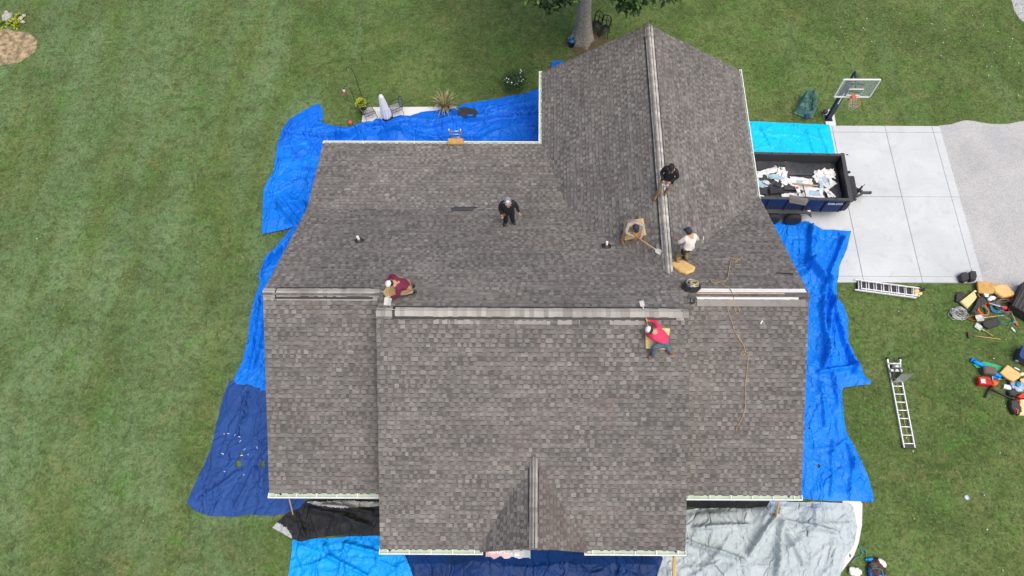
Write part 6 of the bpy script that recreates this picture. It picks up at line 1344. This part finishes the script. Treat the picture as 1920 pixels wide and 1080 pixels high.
t4, b4, P4 = person('person in grey shirt and black cap kneeling with a shovel', b4, (.30, -.95), dict(pelvis=(0, -.20, .42), spine=(0, -.08, .54), chest=(0, .10, .72), neck=(0, .22, .83), head=(0, .30, .90), top=(0, .35, .96), shR=(.19, .11, .76), elR=(.34, .24, .60), wrR=(.08, .40, .46), hdR=(.02, .45, .43), shL=(-.19, .11, .76), elL=(-.38, .20, .60), wrL=(-.22, .48, .40), hdL=(-.18, .55, .36),
       hpR=(.11, -.2, .38), knR=(.28, .12, .40), anR=(.33, .10, .09), toR=(.37, .28, .05), hpL=(-.11, -.2, .38), knL=(-.15, .12, .10), anL=(-.15, -.28, .09), toL=(-.15, -.42, .05)), dict(shirt='grey_cloth', pants='tan', shoe='boot_brown'), rz_(WL), (('anR', .10), ('toR', .06), ('knL', .20), ('anL', .18), ('toL', .14)), cap='cap_navy', lookdown=.9, sc=.93)
b5 = BK.on(1276, 490)
t5, b5, P5 = person('person in white shirt, khaki trousers and navy cap bending sideways', b5, (-.62, .78), dict(pelvis=(.06, -.05, .88), spine=(.12, .0, 1.03), chest=(.20, .10, 1.22), neck=(.23, .18, 1.36), head=(.22, .25, 1.46), top=(.22, .28, 1.54), shR=(.38, .06, 1.24), elR=(.50, .0, .98), wrR=(.64, .06, .80), hdR=(.69, .08, .74), shL=(.04, .16, 1.30), elL=(-.10, .25, 1.08), wrL=(-.02, .38, .96), hdL=(.02, .44, .92),
       hpR=(.15, -.05, .84), hpL=(-.04, -.05, .84), knR=(.18, .08, .47), knL=(-.14, .12, .46), anR=(.18, -.08, .09), toR=(.2, .10, .05), anL=(-.20, -.04, .09), toL=(-.24, .14, .05)), dict(shirt='white_cloth', sleeve='skin', pants='khaki', shoe='boot_black'), rz_(BK), cap='cap_navy', belt=True, bulk=1.2, lookdown=.5)
hm = thing('hammer', 'hammer held out by the white shirted person', 'hammer', Matrix.Translation(b5 + P5['hdR'])); mb = MB(); mb.tube([(-.10, .0, .03), (.18, .03, -.06)], .015, 6); mb.build('handle', M['dark'], hm); mb = MB(); mb.bar((.17, -.05, -.05), (.19, .09, -.06), .035, .035); mb.build('head', M['shovel'], hm)
b6 = FC.on(1239, 646, .1)
t6, b6, P6 = person('person in bright pink shirt and jeans kneeling with a shovel over the ridge', b6, (-.85, .52), dict(pelvis=(0, -.10, .42), spine=(.02, .04, .52), chest=(.04, .27, .62), neck=(.02, .44, .68), head=(-.02, .55, .72), top=(-.04, .62, .75), shR=(.22, .30, .64), elR=(.42, .52, .56), wrR=(.38, .72, .48), hdR=(.37, .79, .46), shL=(-.15, .30, .62), elL=(-.10, .55, .44), wrL=(.14, .68, .38), hdL=(.20, .72, .37),
       hpR=(.11, -.12, .38), knR=(.10, .02, .10), anR=(-.02, -.40, .09), toR=(-.04, -.54, .05), hpL=(-.11, -.12, .38), knL=(-.34, .16, .36), anL=(-.46, .04, .09), toL=(-.56, .18, .05)), dict(shirt='pink', pants='jeans', shoe='boot_brown'), rz_(FC), (('knR', .20), ('anR', .15), ('toR', .09), ('anL', .10), ('toL', .06)), cap='cap_white', bulk=1.25, lookdown=.9, sc=.86)
# their shovels
def held(label, grip, tip, upv, m_h='wood', hs=1.0): return hand_tool(label, grip, tip, M[m_h], M['shovel'], 'rip', 'shovels in use on the roof', upv, .017, hs)
held('tear off shovel held by the kneeling grey shirted person', b4 + P4['hdR'] + Vector((-.12, .12, .06)), WL.on(1237, 473, .04), WL.N, 'wood', .7)
held('tear off shovel held by the maroon hoodie person', b2 + P2['hdL'] + Vector((.02, .22, .10)), BK.on(727, 569, .04), BK.N, 'wood', .95)
held('tear off shovel reaching over the ridge from the pink shirted person', b6 + P6['hdL'] + Vector((.06, -.10, -.02)), Vector((FC.on(1204, 568).x, YC + .30, ZC + .06)), Vector((0, .3, 1)), 'rope', .6)

# ------------------------------------------------------------------ yard behind the wing
tb_ = at(1091, 76); tree = thing('shade_tree', 'broad shade tree with grey trunk behind the wing gable', 'tree', T(tb_)); rt_ = random.Random(21)
mb = MB(); n = 16
tr_pts = [(0, 0, -.1), (0, 0, .15), (.01, .02, .6), (.0, .03, 1.6), (-.04, .05, 3.0), (-.06, .1, 4.6), (-.02, .15, 6.5), (.05, .2, 9.0)]; rad = [.62, .50, .40, .345, .33, .31, .24, .12]
mb.tube(tr_pts, rad, n)
for i in range(n * 3):      # root flare
    x, y, z = mb.v[i]; a = math.atan2(y, x); k = 1 + .18 * math.sin(a * 5 + 1); mb.v[i] = (x * k, y * k, z)
mb.build('trunk', M['bark'], tree)
tips = []
for i in range(17):
    a = i * 2.4 + rt_.uniform(-.3, .3); z0 = rt_.uniform(4.6, 8.2) if math.sin(a) > -.2 else rt_.uniform(6.8, 8.6); L = rt_.uniform(3.2, 5.2) * (1 - (z0 - 4.2) * .05) * (1 if math.sin(a) > -.2 else .85); e = rt_.uniform(.05, .75)
    d = Vector((math.cos(a) * math.cos(e), math.sin(a) * math.cos(e), math.sin(e))); p0 = Vector((0, .1, z0)); p1 = p0 + d * L * .5 + Vector((0, 0, .3)); p2 = p0 + d * L + Vector((0, 0, rt_.uniform(-.6, .5)))
    mb = MB(); mb.tube([p0, p1, p2], [.13, .08, .025], 7); mb.build('limb', M['bark'], tree); tips += [(p0.lerp(p1, .8), .9), (p1, 1.0), (p1.lerp(p2, .5), 1.1), (p2, 1.0)]
for sx, sy, sz in ((1.5, -3.7, 6.15), (1.7, -4.2, 6.9), (-1.7, -4.2, 6.6), (2.7, -4.5, 7.5), (.9, -4.0, 7.1), (-1.1, -4.2, 7.1), (-2.3, -4.3, 7.4), (-3.0, -4.4, 7.8)): tips.append((Vector((sx, sy, sz)), .62))
for k in range(26):
    a = rt_.uniform(0, 2 * PI); rr = 4.6 * math.sqrt(rt_.random()); tips.append((Vector((rr * math.cos(a), rr * math.sin(a), 8 + 3.8 * math.sqrt(max(0, 1 - (rr / 5.2) ** 2)) * rt_.uniform(.4, 1))), 1.1))
mb = MB()
for c_, s in tips:
    tone = rt_.choice((0, 0, 0, 1, 1, 2))
    for k in range(190):
        d = Vector((rt_.gauss(0, 1), rt_.gauss(0, 1), rt_.gauss(0, .75))).normalized() * s * rt_.uniform(.35, 1.0); p = c_ + d
        L = rt_.uniform(.16, .28); q = Vector((rt_.uniform(-1, 1), rt_.uniform(-1, 1), rt_.uniform(-.9, .3))).normalized(); shrub_leaf(mb, p, q, L, L * .55, tone if rt_.random() < .75 else rt_.choice((0, 1, 2)), .5)
mb.build('crown', [M['leaf_dark'], M['leaf'], M['leaf_light']], tree)
def yard_chair(px, rz, lab):
    t = thing('garden_chair', lab, 'chair', T(at(*px), rz), 'iron chairs under the tree')
    ring = lambda r_, z, y=0: [(r_ * math.cos(2 * PI * k / 16), y + r_ * math.sin(2 * PI * k / 16), z) for k in range(17)]
    mb = MB(); mb.tube(ring(.22, .45), .028, 6); mb.build('seat_ring', M['iron'], t)
    mb = MB(); mb.lathe([(.19, .44), (.19, .45), (0, .45)], 14); mb.build('seat', M['iron'], t)
    mb = MB(); mb.tube([(-.2, -.18, .45), (-.23, -.28, .75), (-.12, -.33, .98), (.12, -.33, .98), (.23, -.28, .75), (.2, -.18, .45)], .028, 6); mb.build('back_frame', M['iron'], t)
    mb = MB(); mb.tube([(0, -.2, .45), (0, -.33, .97)], .018, 5); mb.tube([(-.2, -.27, .7), (.2, -.27, .7)], .018, 5); mb.build('back_bar', M['iron'], t)
    for x, y in ((.16, .16), (-.16, .16), (.16, -.16), (-.16, -.16)):
        mb = MB(); mb.tube([(x, y, .44), (x * 1.3, y * 1.3, 0)], .02, 6); mb.build('leg', M['iron'], t)
yard_chair((1117, 58), R(150), 'black iron garden chair close to the tree trunk'); yard_chair((1133, 66), R(165), 'black iron garden chair between its neighbour and the wing gable')
bu = thing('bucket', 'blue plastic bucket at the foot of the tree', 'bucket', T(at(1072, 86))); mb = MB(); mb.lathe([(.14, 0), (.18, .36), (.195, .36), (.195, .39), (.16, .39), (.14, .05), (0, .05)], 16); mb.build('body', M['blue_plastic'], bu)
mb = MB(); mb.lathe([(.165, .30), (.165, .31), (0, .31)], 14); mb.build('contents', M['cord_blue'], bu); mb = MB(); mb.tube([(.19, 0, .36), (.15, .12, .44), (0, .19, .46), (-.15, .12, .44), (-.19, 0, .36)], .008, 5); mb.build('handle', M['steel'], bu)

# fallen leaves and bits on the lawn
rl = random.Random(77); mb = MB()
block = [[(XL - 3.5, 2), (XR + 4.3, 2), (XR + 4.3, 13), (18.7, 12.5), (18.7, 21), (-9, 22), (-12, 8)]]
for i in range(104):
    if i < 62: u, v = rl.uniform(1560, 1915), abs(rl.gauss(0, 1)) * 80 + 20
    elif i < 90: u, v = rl.uniform(1640, 1900), rl.uniform(580, 1075)
    else: u, v = rl.uniform(5, 900), rl.uniform(5, 1070)
    p = at(u, v, .045)
    if inside(block[0], p.x, p.y) or (p.x > 18.3 and 11.8 < p.y < 21.3): continue
    s = rl.uniform(.015, .04); a = rl.uniform(0, PI); d = Vector((math.cos(a), math.sin(a), 0)) * s; e = Vector((-d.y, d.x, 0)) * .6
    mb.add([p - d, p + e + Vector((0, 0, .01)), p + d, p - e + Vector((0, 0, .012))], [(0, 3, 2, 1)], rl.choice((0, 0, 1, 2)))
tag(mb.build('fallen_leaves', [M['petal'], M['straw'], M['paper']]), 'pale fallen leaves scattered over the lawn', 'leaves', kind='stuff')

# ------------------------------------------------------------------ grass tufts over the lawn (one mass)
mb = MB(); r_ = random.Random(9)
for k in range(9):
    a = r_.uniform(0, 2 * PI); rr = r_.uniform(0, .05); p = Vector((rr * math.cos(a * 3), rr * math.sin(a * 3), 0)); d = Vector((math.cos(a), math.sin(a), 0)); s = Vector((-d.y, d.x, 0)) * .006; h = r_.uniform(.025, .05)
    mb.add([p - s, p + s, p + d * .045 + Vector((0, 0, h))], [(0, 1, 2)])
tuft = mb.build('grass_tuft_source', M['grass'])
tuft.location = (0, 9, -3); tuft.hide_render = True; tuft.hide_viewport = True
x0, x1, y0, y1 = -27.0, 27.0, -1.0, 33.0; cell = .5; mb = MB(); vs = []; fs = []
keep_out = [[(XL + .3, 4), (XR - .3, 4), (XR - .3, 13), (8.2, 21), (.5, 21), (.5, 17), (XL + .3, 17)], [(8.2, 12.7), (18.45, 12.7), (18.45, 20.66), (8.2, 20.66)], [(18.4, 11.9), (40, 11.9), (40, 21.1), (18.4, 21.1)], [(-8.15, 16.9), (-8.15, 21.65), (-1.7, 21.7), (-1.7, 16.9)]]
nx, ny = int((x1 - x0) / cell), int((y1 - y0) / cell)
for j in range(ny):
    for i in range(nx):
        cx, cy = x0 + (i + .5) * cell, y0 + (j + .5) * cell
        if any(inside(k, cx, cy) for k in keep_out): continue
        o = len(vs); xx, yy = x0 + i * cell, y0 + j * cell; vs += [(xx, yy, .002), (xx + cell, yy, .002), (xx + cell, yy + cell, .002), (xx, yy + cell, .002)]; fs.append((o, o + 1, o + 2, o + 3))
mb.add(vs, fs); go = mb.build('grass', M['grass']); tag(go, 'short green grass covering the yard', 'grass', kind='stuff')
ng_ = bpy.data.node_groups.new('grass_scatter', 'GeometryNodeTree')
ng_.interface.new_socket('Geometry', in_out='INPUT', socket_type='NodeSocketGeometry'); ng_.interface.new_socket('Geometry', in_out='OUTPUT', socket_type='NodeSocketGeometry')
N = ng_.nodes; gi = N.new('NodeGroupInput'); gout = N.new('NodeGroupOutput'); dp = N.new('GeometryNodeDistributePointsOnFaces'); dp.inputs['Density'].default_value = 42
ip = N.new('GeometryNodeInstanceOnPoints'); ob_i = N.new('GeometryNodeObjectInfo'); ob_i.inputs['Object'].default_value = tuft
rv = N.new('FunctionNodeRandomValue'); rv.data_type = 'FLOAT_VECTOR'; rv.inputs[0].default_value = (-.15, -.15, 0); rv.inputs[1].default_value = (.15, .15, 6.283)
rs_ = N.new('FunctionNodeRandomValue'); rs_.data_type = 'FLOAT'; rs_.inputs[2].default_value = .55; rs_.inputs[3].default_value = 1.25
lk = ng_.links.new
lk(gi.outputs[0], dp.inputs['Mesh']); lk(dp.outputs['Points'], ip.inputs['Points']); lk(ob_i.outputs['Geometry'], ip.inputs['Instance']); lk(rv.outputs[0], ip.inputs['Rotation']); lk(rs_.outputs[1], ip.inputs['Scale']); lk(ip.outputs[0], gout.inputs[0])
md = go.modifiers.new('scatter', 'NODES'); md.node_group = ng_
